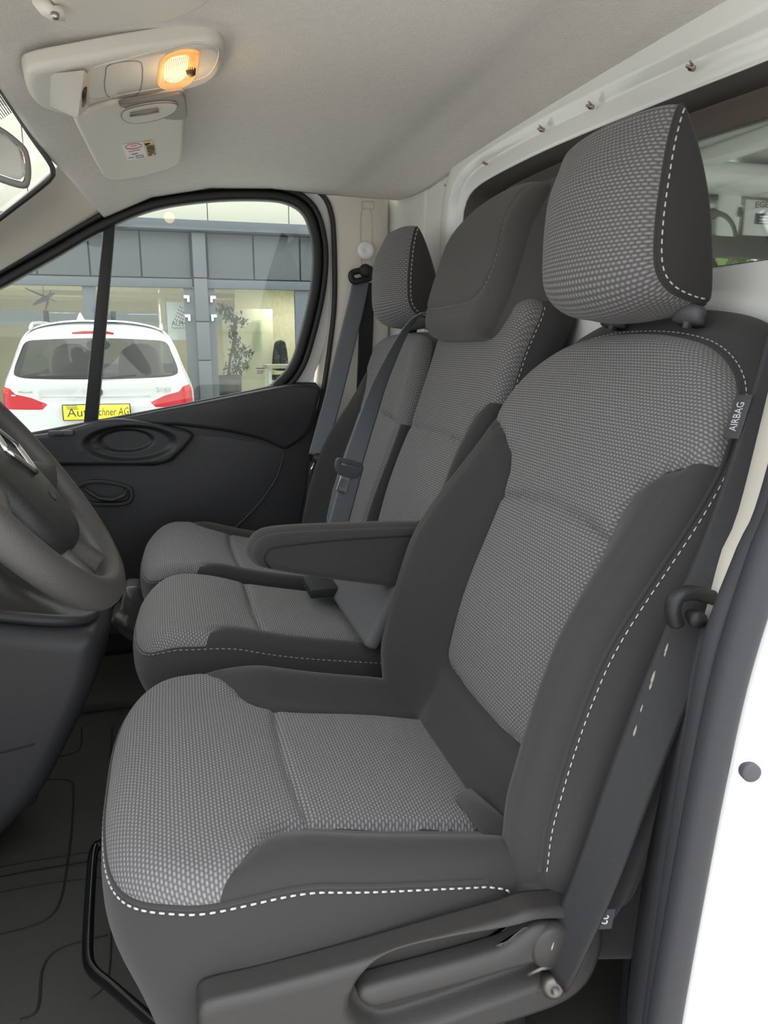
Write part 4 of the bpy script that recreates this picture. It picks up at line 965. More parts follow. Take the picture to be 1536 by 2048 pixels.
# ------------------------------------------------------------------ belts
def tongue(parent, c, T, A, w=0.058):
    """latch tongue: plastic frame with belt slot, slotted metal plate"""
    T = Vector(T).normalized(); A = Vector(A); A = (A-T*A.dot(T)).normalized(); N = T.cross(A); f = Frame(c, A, T, N)
    outl = [tuple(p) for p in crc([(-w*0.5, 0.004), (-w*0.46, 0.018), (-w*0.2, 0.021), (w*0.2, 0.021), (w*0.46, 0.018), (w*0.5, 0.004), (w*0.40, -0.010), (w*0.22, -0.017), (-w*0.22, -0.017), (-w*0.40, -0.010)], 60)]
    hol = [(-w*0.36, 0.006), (-w*0.36, 0.011), (w*0.36, 0.011), (w*0.36, 0.006)]
    o = prism('belt_tongue', outl, f, -0.005, 0.005, 'plastic_mid', parent, 0.002, hole=hol[::-1])
    prism('tongue_plate', [(-0.011, -0.012), (0.011, -0.012), (0.0125, -0.05), (0.009, -0.054), (-0.009, -0.054), (-0.0125, -0.05)], f, -0.0015, 0.0015, 'chrome', o, 0.0008, hole=[(-0.006, -0.024), (-0.006, -0.043), (0.006, -0.043), (0.006, -0.024)])
    return o
mbelt = thing('seat_belt', 'blue-grey lap and shoulder belt hanging over the gap between the two passenger seats', 'seat belt', (0.42, 1.62, 1.0), 'seat belts')
mp = lambda y, h, n: tuple(J+BD*h+BN*n+np.array([0, y, 0]))
ribbon('webbing', [mp(1.56, 0.66, -0.10), mp(1.575, 0.615, -0.02), mp(1.595, 0.57, 0.04), mp(1.595, 0.44, 0.07), mp(1.585, 0.32, 0.08), mp(1.575, 0.225, 0.085)], [(0.3, 1, 0), (0.5, 0.8, 0.1), (0.9, 0.35, 0.1), (0.95, 0.2, 0.1), (0.95, 0.1, 0.1), (0.95, 0.1, 0.1)], 0.047, 0.0022, 'webbing_blue_sheen', mbelt, 70)
ribbon('webbing', [mp(1.575, 0.228, 0.08), mp(1.58, 0.12, 0.075), mp(1.585, 0.0, 0.07), mp(1.59, -0.06, 0.06)], (0.95, 0.1, 0.1), 0.047, 0.0022, 'webbing_blue_sheen', mbelt, 30)
tongue(mbelt, mp(1.572, 0.215, 0.092), BD, (0.95, 0.1, 0.1), 0.066)
pbelt = thing('seat_belt', 'dark blue shoulder belt hanging from the far pillar beside the passenger headrest', 'seat belt', (0.5, 2.17, 1.0), 'seat belts')
pd = [tuple(aY(px, py, y)) for px, py, y in ((722, 560, 2.165), (712, 610, 2.15), (690, 700, 2.12), (665, 800, 2.10), (640, 890, 2.09), (634, 912, 2.09))]
ribbon('webbing', pd, [(1, 0.2, 0), (1, 0.1, 0), (1, 0, 0), (1, 0, 0), (1, -0.3, 0), (1, -0.3, 0)], 0.050, 0.0022, 'webbing_blue_sheen', pbelt, 60)
ribbon('webbing', [tuple(aY(px, py, 2.175)) for px, py in ((735, 565), (732, 660), (728, 760), (722, 860), (712, 960))], (1, 0.2, 0), 0.046, 0.0022, 'webbing', pbelt, 40)
ribbon('webbing', [tuple(aY(px, py, 2.10)) for px, py in ((632, 925), (626, 980), (622, 1050), (618, 1100))], (1, -0.2, 0), 0.036, 0.0022, 'webbing', pbelt, 30)
_b = MB(); q_ = [tuple(aY(px, py, 2.155)) for px, py in ((702, 553), (706, 545), (722, 541), (738, 537), (743, 545), (740, 556), (724, 560), (708, 563))]; _b.tube(crc(q_, 50), 0.009, 10, True); dr = _b.build('belt_guide', 'rubber', pbelt)
_b = MB(); _b.lathe([(0.018, -0.03), (0.019, -0.004), (0.017, 0.006), (0.010, 0.010), (0.0005, 0.0105)], tuple(aY(731, 541, 2.15)), (-0.25, -1, 0), 22); _b.build('guide_bolt', 'rubber', dr)
_b = MB(); _b.lathe([(0.008, -0.012), (0.017, -0.006), (0.018, 0.006), (0.008, 0.012)], tuple(aY(637, 918, 2.085)), (-0.3, -1, 0.1), 18); _b.build('belt_stop', 'rubber', pbelt)
_b = MB(); q_ = [tuple(aY(px, py, 2.08)) for px, py in ((634, 924), (628, 926), (619, 946), (623, 950), (633, 930))]; _b.tube(q_, 0.0022, 8, True); _b.build('tongue_plate', 'chrome', pbelt)
dbelt = thing('seat_belt', 'worn black belt running down beside the driver backrest at the right edge', 'seat belt', (0.42, 0.57, 0.85), 'seat belts')
dpth = [tuple(aY(px, py, y)) for px, py, y in ((1660, 420, 0.60), (1590, 660, 0.595), (1520, 900, 0.585), (1458, 1080, 0.575), (1402, 1215, 0.565), (1350, 1340, 0.565), (1270, 1540, 0.57), (1192, 1750, 0.575), (1128, 1900, 0.58), (1104, 1945, 0.585))]
ribbon('webbing', dpth, [(0.85, -0.5, 0.1), (0.85, -0.5, 0.1), (0.85, -0.45, 0.1), (0.85, -0.45, 0.1), (0.8, -0.3, 0.3), (0.75, -0.3, 0.3), (0.8, -0.4, 0.3), (0.8, -0.4, 0.3), (0.6, -0.5, 0.4), (0.3, -0.7, 0.4)], 0.046, 0.0024, 'webbing', dbelt, 90)
_b = MB(); q_ = [tuple(aY(px, py, 0.55)) for px, py in ((1352, 1248), (1345, 1222), (1352, 1196), (1372, 1186), (1400, 1188), (1440, 1200))]; _b.tube(crc(q_, 40, False), [(0.009, 0.007)]*40, 12); gd = _b.build('belt_guide', 'rubber', dbelt)
_b = MB(); _b.lathe([(0.006, -0.015), (0.009, 0.0), (0.008, 0.005), (0.0005, 0.007)], tuple(aY(1394, 1238, 0.545)), (-0.3, -1, 0.1), 16); _b.build('guide_stud', 'rubber', gd)
for (px, py, r) in ((1333, 1297, 0.0022), (1331, 1305, 0.0018), (1306, 1355, 0.0028), (1302, 1370, 0.0022), (1283, 1417, 0.0016), (1270, 1462, 0.0024), (1105, 1893, 0.0018)):
    _b = MB(); _b.lathe([(0.0003, -r*2.2), (r*0.5, -r*1.0), (r*0.4, r*0.8), (0.0003, r*2.4)], tuple(aY(px, py, 0.553)), (0.35, 0.1, 1), 7); _b.build('frayed_fluff', 'lint', dbelt)
an = Vector(aY(1094, 1952, 0.585)); _b = MB(); _b.lathe([(0.008, -0.02), (0.012, -0.006), (0.0125, 0.002), (0.008, 0.006), (0.004, 0.006), (0.0035, 0.003), (0.0005, 0.003)], an+Vector((0.006, -0.004, -0.012)), (-0.2, -1, 0.15), 20); _b.build('anchor_bolt', 'dull_dark', dbelt)
_b = MB(); _b.tube([an+Vector((-0.022, 0.002, 0.006)), an+Vector((-0.008, -0.002, 0.014)), an+Vector((0.006, -0.002, 0.012))], 0.0022, 8); _b.build('anchor_loop', 'dull_dark', dbelt)
# driver buckle: black stalk, red press key
bkl = thing('belt_buckle', 'black belt buckle with red press button beside the driver seat cushion', 'buckle', (0.34, 1.13, 0.88))
bbox('buckle_body', tuple(aY(776, 1374, 1.13)+np.array([0.004, 0, -0.012])), (0.030, 0.012, 0.022), 'plastic', bkl, 0.005, Matrix.Rotation(-0.4, 3, 'Y'))
kf = Frame((0, 1.112, 0), (1, 0, 0), (0, 0, 1), (0, -1, 0))
prism('press_button', [(lambda p: (p[0], p[2]))(aY(px, py, 1.112)) for px, py in ((748, 1366), (778, 1352), (781, 1346), (790, 1344), (798, 1358), (796, 1364), (772, 1374), (754, 1373))], kf, 0.0, 0.006, 'red_plastic', bkl, 0.0015)
b2 = thing('belt_buckle', 'tiny red tip of another belt buckle left of the red button', 'buckle', (0.30, 1.14, 0.9))
_b = MB(); _b.lathe([(0.004, -0.006), (0.005, 0.003), (0.003, 0.006), (0.0005, 0.0065)], tuple(aY(720, 1361, 1.13)), (-0.3, -0.6, 1), 12); _b.build('press_button', 'red_plastic', b2)
bbox('buckle_body', tuple(aY(726, 1372, 1.135)), (0.014, 0.010, 0.014), 'plastic', b2, 0.003)

# ================================================================== DASH AND CONTROLS
sw = thing('steering_wheel', 'dark grey leather steering wheel with padded hub at the left edge', 'steering wheel', (-0.18, YC, 1.365))
wa = math.radians(54.6); WU = Vector((-math.cos(wa), 0, math.sin(wa))); WN = Vector((math.sin(wa), 0, math.cos(wa))); WC = Vector((-0.174, YC+0.016, 1.358))
def wp(a, r, n=0.0): return WC + Vector((0, 1, 0))*(r*math.sin(a)) + WU*(r*math.cos(a)) + WN*n
_b = MB(); _b.tube([wp(t, 0.166) for t in np.linspace(0, 2*math.pi, 96, endpoint=False)], (0.0195, 0.0165), 18, True); _b.build('rim', 'wheel_leather', sw)
WFm = Frame(WC, (0, 1, 0), WU, WN)
hub = crc([(0.0, -0.105), (0.05, -0.095), (0.075, -0.06), (0.085, 0.0), (0.095, 0.045), (0.075, 0.075), (0.0, 0.085), (-0.075, 0.075), (-0.095, 0.045), (-0.085, 0.0), (-0.075, -0.06), (-0.05, -0.095)], 120)
hs_ = Star(hub, (0, -0.01), lambda s, h: 0.022-1.6*((s)**2)-0.8*h*h, 0.016, 0.03, WFm, NA=140, NR=30)
hb = hs_.make('hub_pad', hs_.front+hs_.sides+hs_.back, 'leather', sw)
# spokes: two to the sides, a forked lower one
def spoke(pts, w):
    _b = MB(); _b.tube(crc([wp(a, r, n) for a, r, n in pts], 24, False), w, 14); return _b.build('spoke', 'wheel_leather', sw)
spoke([(1.75, 0.06, -0.012), (1.8, 0.11, -0.008), (1.82, 0.155, -0.004)], (0.012, 0.026)); spoke([(-1.75, 0.06, -0.012), (-1.8, 0.11, -0.008), (-1.82, 0.155, -0.004)], (0.012, 0.026))
spoke([(2.80, 0.07, -0.012), (2.82, 0.12, -0.008), (2.84, 0.16, -0.003)], (0.010, 0.012)); spoke([(-2.80, 0.07, -0.012), (-2.82, 0.12, -0.008), (-2.84, 0.16, -0.003)], (0.010, 0.012))
# lozenge emblem
for k, (w0, h0) in enumerate(((0.026, 0.036),)):
    b = MB(); 
    for (a, c) in (((0, h0), (w0, 0)), ((w0, 0), (0, -h0)), ((0, -h0), (-w0, 0)), ((-w0, 0), (0, h0))):
        P = [hs_.surf(np.array([[a[0]+(c[0]-a[0])*t, 0.022+a[1]+(c[1]-a[1])*t]]), 0.002)[0] for t in np.linspace(0, 1, 6)]; b.tube(P, (0.0042, 0.003), 8)
    b.build('emblem', 'chrome', hb)
_b = MB(); _b.tube([tuple(p) for p in hs_.surf(np.array(ell((-0.0, -0.045), 0.004, 0.006, 16)), 0.001)], 0.0008, 5, True); _b.build('airbag_mark', 'plastic_mid', hb)
_b = MB(); _b.tube([WC+WN*-0.02, WC+WN*-0.10, WC+WN*-0.335], [0.035, 0.05, 0.058], 20); _b.build('steering_column', 'plastic', sw)

# lower centre console with gear lever gaiter
con = thing('centre_console', 'dark moulded centre console with gear lever gaiter at the left edge', 'console', (-0.35, 1.32, FLOOR_Z))
prof = [(-0.43, 1.10), (-0.40, 1.092), (-0.29, 1.068), (-0.20, 1.047), (-0.150, 1.034), (-0.137, 1.022), (-0.135, 1.00), (-0.140, 0.97), (-0.155, 0.925), (-0.19, 0.855), (-0.25, 0.75), (-0.33, 0.668), (-0.38, 0.61), (-0.43, 0.60)]
P = crc(prof, 120)
cf = Frame((0, 1.235, 0), (1, 0, 0), (0, 0, 1), (0, -1, 0))
sc_ = Star(P, (-0.30, 0.92), lambda s, h: 0*s, 0.035, 0.32, cf, side=lambda t, a, b, Q: 0.008*math.sin(math.pi*t)+0*a, NA=200, NR=24, NS=16)
cb = sc_.make('console_body', sc_.front+sc_.sides+sc_.back, 'plastic', con)
_b = MB(); _b.tube([tuple(p) for p in sc_.surf(np.array([(-0.19, 0.862), (-0.25, 0.852), (-0.32, 0.842), (-0.40, 0.832)]), 0.0)], 0.002, 6); _b.build('panel_gap', 'black', cb)
# oval bezel on the sloping top
def topz(x): return float(np.interp(x, [-0.62, -0.40, -0.29, -0.20, -0.150], [1.145, 1.092, 1.068, 1.047, 1.034]))
bz = ell((-0.275, 1.345), 0.128, 0.088, 60, 3.2)
_b = MB(); _b.tube([(x, y, topz(x)+0.008) for x, y in bz], (0.012, 0.010), 12, True); _b.build('gaiter_bezel', 'plastic', con)
# gaiter: gathered leather cone
_b = MB(); rings = []; NG = 48
for k, (r, z, xo) in enumerate(((1.0, 0.006, 0), (0.82, 0.018, -0.01), (0.62, 0.034, -0.02), (0.50, 0.05, -0.03), (0.40, 0.075, -0.04), (0.30, 0.10, -0.045), (0.2, 0.125, -0.05))):
    for q in range(NG):
        t = 2*math.pi*q/NG; rr = r*(1+0.07*math.sin(7*t+k)*(k > 0)*(k < 6)); x = -0.275+xo+0.120*rr*math.cos(t); y = 1.345+0.080*rr*math.sin(t); rings.append((x, y, topz(-0.275+0.120*r*math.cos(t))+z))
F = []
for k in range(6):
    for q in range(NG): F.append((k*NG+q, k*NG+(q+1) % NG, (k+1)*NG+(q+1) % NG, (k+1)*NG+q))
F.append(tuple(6*NG+q for q in range(NG))); obj('gaiter', rings, F, 'leather', con)
_b = MB(); _b.tube([(-0.31, 1.355, 1.2), (-0.32, 1.355, 1.33)], 0.008, 10); _b.lathe([(0.008, -0.02), (0.022, 0.0), (0.026, 0.02), (0.02, 0.045), (0.0005, 0.052)], (-0.32, 1.355, 1.335), (-0.1, 0, 1), 20); _b.build('gear_lever', 'plastic', con)
dash = thing('dashboard', 'black dashboard block outside the left edge, added to block light', 'dashboard', (-0.65, 1.35, 0.9))
bbox('dash_light_block', (-0.66, 1.37, 1.17), (0.22, 0.82, 0.17), 'plastic', dash, 0.05, seg=4)  # plain block added out of view to stop light from the front
# bag in the footwell
bag = thing('plastic_bag', 'crumpled grey plastic bag lying in the passenger footwell', 'bag', (-0.15, 1.75, 0.75))
bg = [(lambda p: (p[0], p[2]))(aY(px, py, 1.75)) for px, py in ((248, 1180), (262, 1172), (285, 1180), (296, 1230), (290, 1285), (262, 1280), (236, 1262), (222, 1246), (226, 1230), (240, 1215))]
def bag_relief(s, h): return 0.02+0.006*np.sin(s*90+h*40)*np.sin(h*60-s*25)+0.002*np.sin(h*150+s*120)
sg = Star(bg, np.mean(bg, 0), bag_relief, 0.02, 0.06, Frame((0, 1.75, 0), (1, 0, 0), (0, 0, 1), (0, -1, 0)), NA=120, NR=30)
sg.make('bag_body', sg.front+sg.sides+sg.back, 'bag', bag)

# ================================================================== ROOF FITTINGS
oc = thing('overhead_console', 'pale plastic roof console with lit amber reading lamp', 'roof console', (-0.04, 1.32, 1.92))
# tilted to follow the roll of the headliner: local s along X, h along Y, n downwards
OF = Frame((0, 0, 1.925), (1, 0, 0.10), (0, 1, 0), (0.10, 0, -1.0))
def oz(px, py, off=0.012): return OF.inv(px, py, off)
oc_out = [oz(px, py) for px, py in ((52, 150), (75, 135), (150, 120), (260, 100), (380, 82), (425, 80), (446, 92), (446, 125), (432, 148), (400, 165), (330, 182), (240, 200), (175, 212), (140, 222), (90, 212), (62, 190))]
so_ = Star(oc_out, np.mean(oc_out, 0), lambda s, h: 0.020+0*s, 0.014, 0.01, OF, NA=200, NR=30)
ob_ = so_.make('console_body', so_.front+so_.sides+so_.back, 'beige_smooth', oc)
face = crc([oz(px, py, 0.020) for px, py in ((180, 140), (260, 118), (350, 101), (405, 94), (432, 98), (436, 112), (425, 138), (405, 155), (345, 171), (260, 186), (190, 199), (172, 180))], 120)
_b = MB(); _b.tube([tuple(p) for p in so_.surf(face, 0.0)], 0.0015, 6, True); _b.build('face_edge', 'beige_smooth', oc)
blank = crc([oz(px, py, 0.020) for px, py in ((212, 150), (216, 132), (240, 124), (272, 122), (284, 130), (284, 165), (274, 188), (240, 196), (216, 192), (210, 170))], 90)
_b = MB(); _b.tube([tuple(p) for p in so_.surf(blank, 0.0)], 0.0009, 6, True); _b.build('blank_cover', 'beige_grey', oc)
# rotating microphone pod at the front end: a wedge
pw_ = [tuple(OF(*oz(px, py, o_), o_)) for px, py, o_ in ((76, 166, 0.016), (98, 147, 0.018), (171, 139, 0.030), (157, 237, 0.062), (150, 236, 0.058), (100, 212, 0.018), (180, 150, 0.018), (182, 214, 0.018))]
_b = MB(); _b.add(pw_, [(0, 1, 2, 3, 4, 5), (2, 6, 7, 3), (1, 6, 2), (3, 7, 5, 4), (0, 5, 7, 6, 1)])
wd = _b.build('microphone_pod', 'beige_smooth', oc); bevel_mesh(wd.data, 0.003, 2); sharp(wd, 60)
_b = MB(); q_ = [OF(*oz(px, py, o_), o_) for px, py, o_ in ((166, 184, 0.042), (172, 173, 0.034), (171, 204, 0.036), (165, 214, 0.046))]; _b.add([tuple(p+np.array([0.0025, -0.001, -0.001])) for p in q_]+[tuple(p) for p in q_], [(0, 1, 2, 3), (4, 5, 1, 0), (5, 6, 2, 1), (6, 7, 3, 2), (7, 4, 0, 3)]); _b.build('pod_grille', 'plastic', wd)
# lamp: amber housing, glowing bulb panel, ribbed lens, rocker
lp = [oz(px, py, 0.022) for px, py in ((316, 172), (316, 150), (320, 128), (332, 114), (355, 106), (380, 103), (398, 106), (398, 122), (393, 148), (382, 166), (360, 176), (335, 179))]
lpc = np.mean(lp, 0)
sl_ = Star(lp, lpc, lambda s, h: 0.024+0*s, 0.004, -0.012, OF, NA=120, NR=16)
lm = sl_.make('lamp_housing', sl_.front+sl_.sides, 'lamp_housing', oc)
gl = [oz(px, py, 0.0255) for px, py in ((331, 163), (330, 142), (334, 124), (350, 116), (374, 114), (377, 124), (374, 146), (366, 160), (350, 166))]
sg_ = Star(gl, np.mean(gl, 0), lambda s, h: 0.0255+0*s, 0.002, -0.020, OF, NA=80, NR=10); sg_.make('bulb_window', sg_.front+sg_.sides, 'lamp_glow', lm)
for k in range(15):
    u = k/14; p0 = np.array(oz(332+u*50, 170-u*9, 0.026)); p1 = np.array(oz(334+u*56, 119-u*12, 0.026)); p0 = p0*0.93+p1*0.07
    _b = MB(); _b.tube([tuple(OF(p0[0], p0[1], 0.0265)), tuple(OF(p1[0], p1[1], 0.0265))], 0.0008, 5); _b.build('lens_rib', 'lamp_housing', lm)
_b = MB(); c_ = OF(*oz(381, 144, 0.028), 0.028); _b.lathe([(0.008, -0.004), (0.007, 0.003), (0.003, 0.006), (0.0005, 0.006)], c_, (0, 0, -1), 12); _b.build('lamp_switch', 'plastic_grey', lm)
ld = bpy.data.lights.new('dome_bulb', 'POINT'); ld.energy = 0.10; ld.color = (1.0, 0.66, 0.32); ld.shadow_soft_size = 0.02
lo = bpy.data.objects.new('dome_bulb', ld); COL.objects.link(lo); lo.parent = oc; lo.matrix_parent_inverse = Matrix.Translation(-Vector(oc.location)); lo.location = tuple(OF(lpc[0], lpc[1], 0.06))

def visor(name, label, outline_px, off, sticker=False, m='beige'):
    v = thing(name, label, 'sun visor', tuple(OF(*OF.inv(*outline_px[0], off), off)), 'sun visors')
    o_ = [OF.inv(px, py, off) for px, py in outline_px]
    s = Star(o_, np.mean(o_, 0), lambda a, b: off+0*a, 0.008, -(off-0.020), OF, NA=180, NR=28)
    return v, s, s.make('visor_panel', s.front+s.sides+s.back, m, v)
VF_OFF = 0.028
pv, ps, pvp = visor('sun_visor', 'folded up passenger sun visor with a warning sticker, behind the roof console', [(148, 236), (168, 228), (220, 212), (300, 200), (352, 186), (368, 190), (371, 206), (368, 260), (364, 318), (350, 334), (300, 350), (262, 358), (228, 361), (210, 356), (196, 335), (170, 285)], VF_OFF)
# grey slot plate and oval mirror flap
gp = [OF.inv(px, py, VF_OFF) for px, py in ((240, 206), (300, 196), (345, 188), (360, 186), (370, 196), (372, 232), (352, 237), (330, 235), (290, 228), (256, 216))]
g_ = Star(gp, np.mean(gp, 0), lambda a, b: VF_OFF+0.003+0*a, 0.002, -VF_OFF+0.004, OF, NA=90, NR=10); g_.make('visor_recess', g_.front+g_.sides, 'beige_grey', pv)
ovc = OF.inv(300, 222, VF_OFF); ovp = [OF.inv(px, py, VF_OFF+0.004) for px, py in ((243, 228), (252, 218), (285, 209), (325, 204), (350, 206), (354, 213), (345, 225), (315, 238), (275, 245), (250, 240))]
o2 = Star(ovp, np.mean(ovp, 0), lambda a, b: VF_OFF+0.006+0*a, 0.002, -VF_OFF, OF, NA=90, NR=10); ovo = o2.make('ticket_clip', o2.front+o2.sides, 'beige', pv); ovo['label'] = 'oval pale ticket clip'
for (a, b, w_, m_) in ((258, 300, 0.002, 'beige_grey'),):
    _b = MB(); q_ = [OF(*OF.inv(px, py, VF_OFF+0.008), VF_OFF+0.0075) for px, py in ((260, 233), (262, 228), (292, 222), (316, 219), (317, 224), (292, 229))]; _b.tube([tuple(p) for p in q_], 0.0016, 6, True); _b.build('clip_slot', m_, ovo)
_b = MB(); _b.tube([tuple(p) for p in o2.surf(crc(ovp, 60), 0.001)], 0.0012, 6, True); _b.build('clip_rim', 'beige_grey', ovo)
def patch(px4, off, m, parent, nm):
    q = [OF(*OF.inv(px, py, off), off) for px, py in px4]; q2 = [p-OF.N*0.0006 for p in q]
    return obj(nm, [tuple(p) for p in q+q2], [(0, 1, 2, 3), (4, 7, 6, 5), (0, 4, 5, 1), (1, 5, 6, 2), (2, 6, 7, 3), (3, 7, 4, 0)], m, parent, smooth=False)
stk = patch(((243, 290), (286, 284), (294, 315), (256, 321)), VF_OFF+0.0012, 'paper_white', pvp, 'warning_sticker')
sty = patch(((286, 284), (305, 281), (312, 311), (294, 315)), VF_OFF+0.0012, 'sticker_yellow', pvp, 'warning_sticker')
def vpt(px, py, off): return Vector(OF(*OF.inv(px, py, off), off))
_b = MB(); _b.tube([tuple(vpt(267+16*math.cos(t)+0.5, 292.5+5*math.sin(t)-1.5*math.cos(t), VF_OFF+0.0016)) for t in np.linspace(0, 2*math.pi, 30, endpoint=False)], 0.0009, 5, True); _b.build('red_oval', 'sticker_red', pvp)
for (x0, y0, x1, y1, m_) in ((258, 303.5, 280, 299.5, 'sticker_red'), (264, 309, 276, 306.5, 'ink'), (258, 316.5, 268, 315, 'ink'), (262, 293, 273, 291, 'sticker_red')):
    _b = MB(); _b.tube([tuple(vpt(x0, y0, VF_OFF+0.0016)), tuple(vpt(x1, y1, VF_OFF+0.0016))], (0.0012, 0.0006), 5); _b.build('print_line', m_, pvp)
_b = MB(); _b.tube([tuple(vpt(px, py, VF_OFF+0.0016)) for px, py in ((272, 312), (286, 310), (288, 314), (274, 316))], 0.0006, 5, True); _b.build('print_box', 'ink', pvp)
tx = vpt(301, 310, VF_OFF)-vpt(297, 291, VF_OFF); ty = vpt(303, 298, VF_OFF)-vpt(293, 300, VF_OFF)
text('AIRBAG', 0.028, vpt(301.5, 301, VF_OFF+0.0017), tx, ty, 'ink', pvp, sx=0.9)
_b = MB(); _b.tube([tuple(vpt(px, py, VF_OFF+0.0016)) for px, py in ((290, 288), (299, 286.5), (291, 290))], 0.0016, 5, True); _b.build('warning_triangle', 'ink', pvp)
dv_, ds_, dvp = visor('sun_visor', 'driver sun visor cut off by the top edge with its hinge arm', [(97, -60), (100, 0), (104, 26), (118, 46), (150, 58), (230, 60), (320, 48), (390, 26), (430, -5), (450, -60), (280, -110)], 0.040)
_b = MB(); _b.tube([tuple(vpt(px, py, o_)) for px, py, o_ in ((78, -12, 0.012), (84, 2, 0.030), (94, 16, 0.045), (108, 27, 0.050), (126, 26, 0.048))], [0.010, 0.010, 0.009, 0.008, 0.008], 12); _b.build('hinge_arm', 'beige_smooth', dv_)
_b = MB(); _b.lathe([(0.005, -0.002), (0.004, 0.003), (0.0005, 0.004)], tuple(vpt(112, 32, 0.056)), (0, -0.3, -1), 10); _b.build('hinge_screw', 'dull_metal', dv_)
# rear view mirror
rv = thing('rear_view_mirror', 'rear-view mirror in a pale housing at the left edge by the windscreen', 'mirror', (-0.24, 1.42, 1.80))
MX = Vector((0.75, -0.66, 0)).normalized(); 
mo = [(-0.20, 0.02), (-0.20, 0.06), (-0.13, 0.075), (-0.02, 0.045), (0.025, 0.018), (0.036, -0.003), (0.034, -0.040), (0.018, -0.053), (-0.05, -0.035), (-0.14, -0.01)]
MFm = Frame((-0.228, 1.42, 1.806), (0.985, 0.174, 0), (0, 0, 1), (0.174, -0.985, 0.0))
sm_ = Star(mo, (-0.08, 0.01), lambda s, h: 0.004+0*s, 0.006, 0.03, MFm, side=lambda t, a, b, P: -0.012*t**2+0*a, NA=140, NR=20)
mh = sm_.make('mirror_housing', sm_.front+sm_.sides+sm_.back, 'beige_grey', rv)
mg = offs(crc(mo, 100), -0.0085); sgm = Star(mg, (-0.08, 0.01), lambda s, h: 0.0056+0*s, 0.001, -0.0030, MFm, NA=120, NR=10); sgm.make('mirror_glass', sgm.front+sgm.sides, 'mirror_glass', mh)
_b = MB(); _b.tube([(-0.32, 1.43, 1.83), (-0.33, 1.41, 1.86), (-0.345, 1.40, 1.885)], 0.012, 10); _b.build('mirror_stalk', 'beige_grey', rv)
# ================================================================== OUTSIDE
GZ = 0.10
g = bbox('ground', (0, 12, GZ-0.05), (60, 60, 0.05), 'pale_ground', None, 0.01); struct(g, 'unseen pale concrete forecourt, lightened to bounce light into the cab', 'ground')
FY = 12.0
K = FY/9.5
def fx(px, py, y=FY): return float(aY(px, py, y)[0])
def fz(px, py, y=FY): return float(aY(px, py, y)[2])
bld = thing('building', 'dealership building with cream upper cladding, grey panels and glazed showroom', 'building', (0.5, FY, GZ))
def slab(nm, x0, x1, z0, z1, y0, y1, m, parent=bld, bev=0.004): return bbox(nm, ((x0+x1)/2, (y0+y1)/2, (z0+z1)/2), ((x1-x0)/2, (y1-y0)/2, (z1-z0)/2), m, parent, bev)
z_cl = fz(430, 446); z_pp = fz(430, 468); z_pb = fz(430, 557); z_hd = fz(430, 577)
# cream cladding sheets
xs = [-9.6+1.28*k for k in range(17)]
x_ref = fx(415, 410); xs = [x_ref+(k-8)*1.23 for k in range(17)]
for a, b in zip(xs[:-1], xs[1:]): slab('cladding_sheet', a+0.006, b-0.006, z_cl, 7.0, FY+0.12, FY+0.16, 'cladding')
slab('cladding_backing', xs[0], xs[-1], z_cl, 7.0, FY+0.17, FY+0.25, 'facade_grey')
slab('parapet', xs[0], xs[-1], z_pp+0.02, z_cl, FY-0.22, FY+0.12, 'facade_frame')
slab('backing_board', xs[0], xs[-1], z_hd+0.02, z_cl-0.02, FY+0.03, FY+0.11, 'facade_dark')
jx = [fx(170, 500), fx(281, 510), fx(381, 515)]
pw = jx[2]-jx[1]
left = [jx[2]-pw*k for k in range(0, 9)][::-1]
for a, b in zip(left[:-1], left[1:]): slab('grey_panel', a+0.012, b-0.012, z_pb, z_pp, FY, FY+0.04, 'facade_grey')
cx0, cx1 = fx(381, 500), fx(411, 500)
right = [cx1+0.02+pw*k for k in range(0, 8)]
right[1] = fx(507, 515); right[2] = fx(600, 520)
for k in range(3, 8): right[k] = right[2]+pw*(k-2)
for a, b in zip(right[:-1], right[1:]): slab('grey_panel', a+0.012, b-0.012, z_pb, z_pp, FY, FY+0.04, 'facade_grey')
slab('head_beam', xs[0], cx0, z_hd, z_pb-0.02, FY-0.04, FY+0.10, 'facade_frame'); slab('head_beam', cx1, xs[-1], z_hd, z_pb-0.02, FY-0.04, FY+0.10, 'facade_frame')
# column of stacked sheet casings
for (za, zb) in ((z_pb, z_pp), (fz(395, 643), z_pb-0.01), (fz(400, 720), fz(395, 643)-0.01), (GZ+0.5, fz(400, 720)-0.01), (GZ, GZ+0.49)):
    slab('column_casing', cx0+0.02, cx1-0.0, za, zb, FY-0.10, FY+0.12, 'facade_grey_b', bev=0.02)
# window frames and panes: (left, right)
frames = [(-9.0, -6.9), (-6.6, -4.6), (-4.3, -2.5), (fx(-60, 600), fx(166, 600)), (fx(193, 600), fx(368, 600)), (fx(430, 600), fx(590, 600)), (fx(632, 600), fx(800, 600)), (4.6, 6.4), (6.8, 8.8)]
frames[0:3] = [(frames[3][0]-0.25-1.35*(k+1)-0.2*k, frames[3][0]-0.25-1.35*k-0.2*k) for k in range(2, -1, -1)]
prev = None
for i, (a, b) in enumerate(frames):
    slab('window_pane', a, b, GZ+0.12, z_hd, FY+0.05, FY+0.062, 'showroom_glass', bev=0.0)
edges = [xs[0]]+[v for f_ in frames for v in f_]+[xs[-1]]
for k in range(0, len(edges), 2):
    a, b = edges[k], edges[k+1]
    if b > a+0.02: slab('window_mullion', a, b, GZ, z_hd, FY, FY+0.09, 'facade_frame')
slab('window_sill', xs[0], xs[-1], GZ, GZ+0.12, FY-0.02, FY+0.1, 'facade_frame')
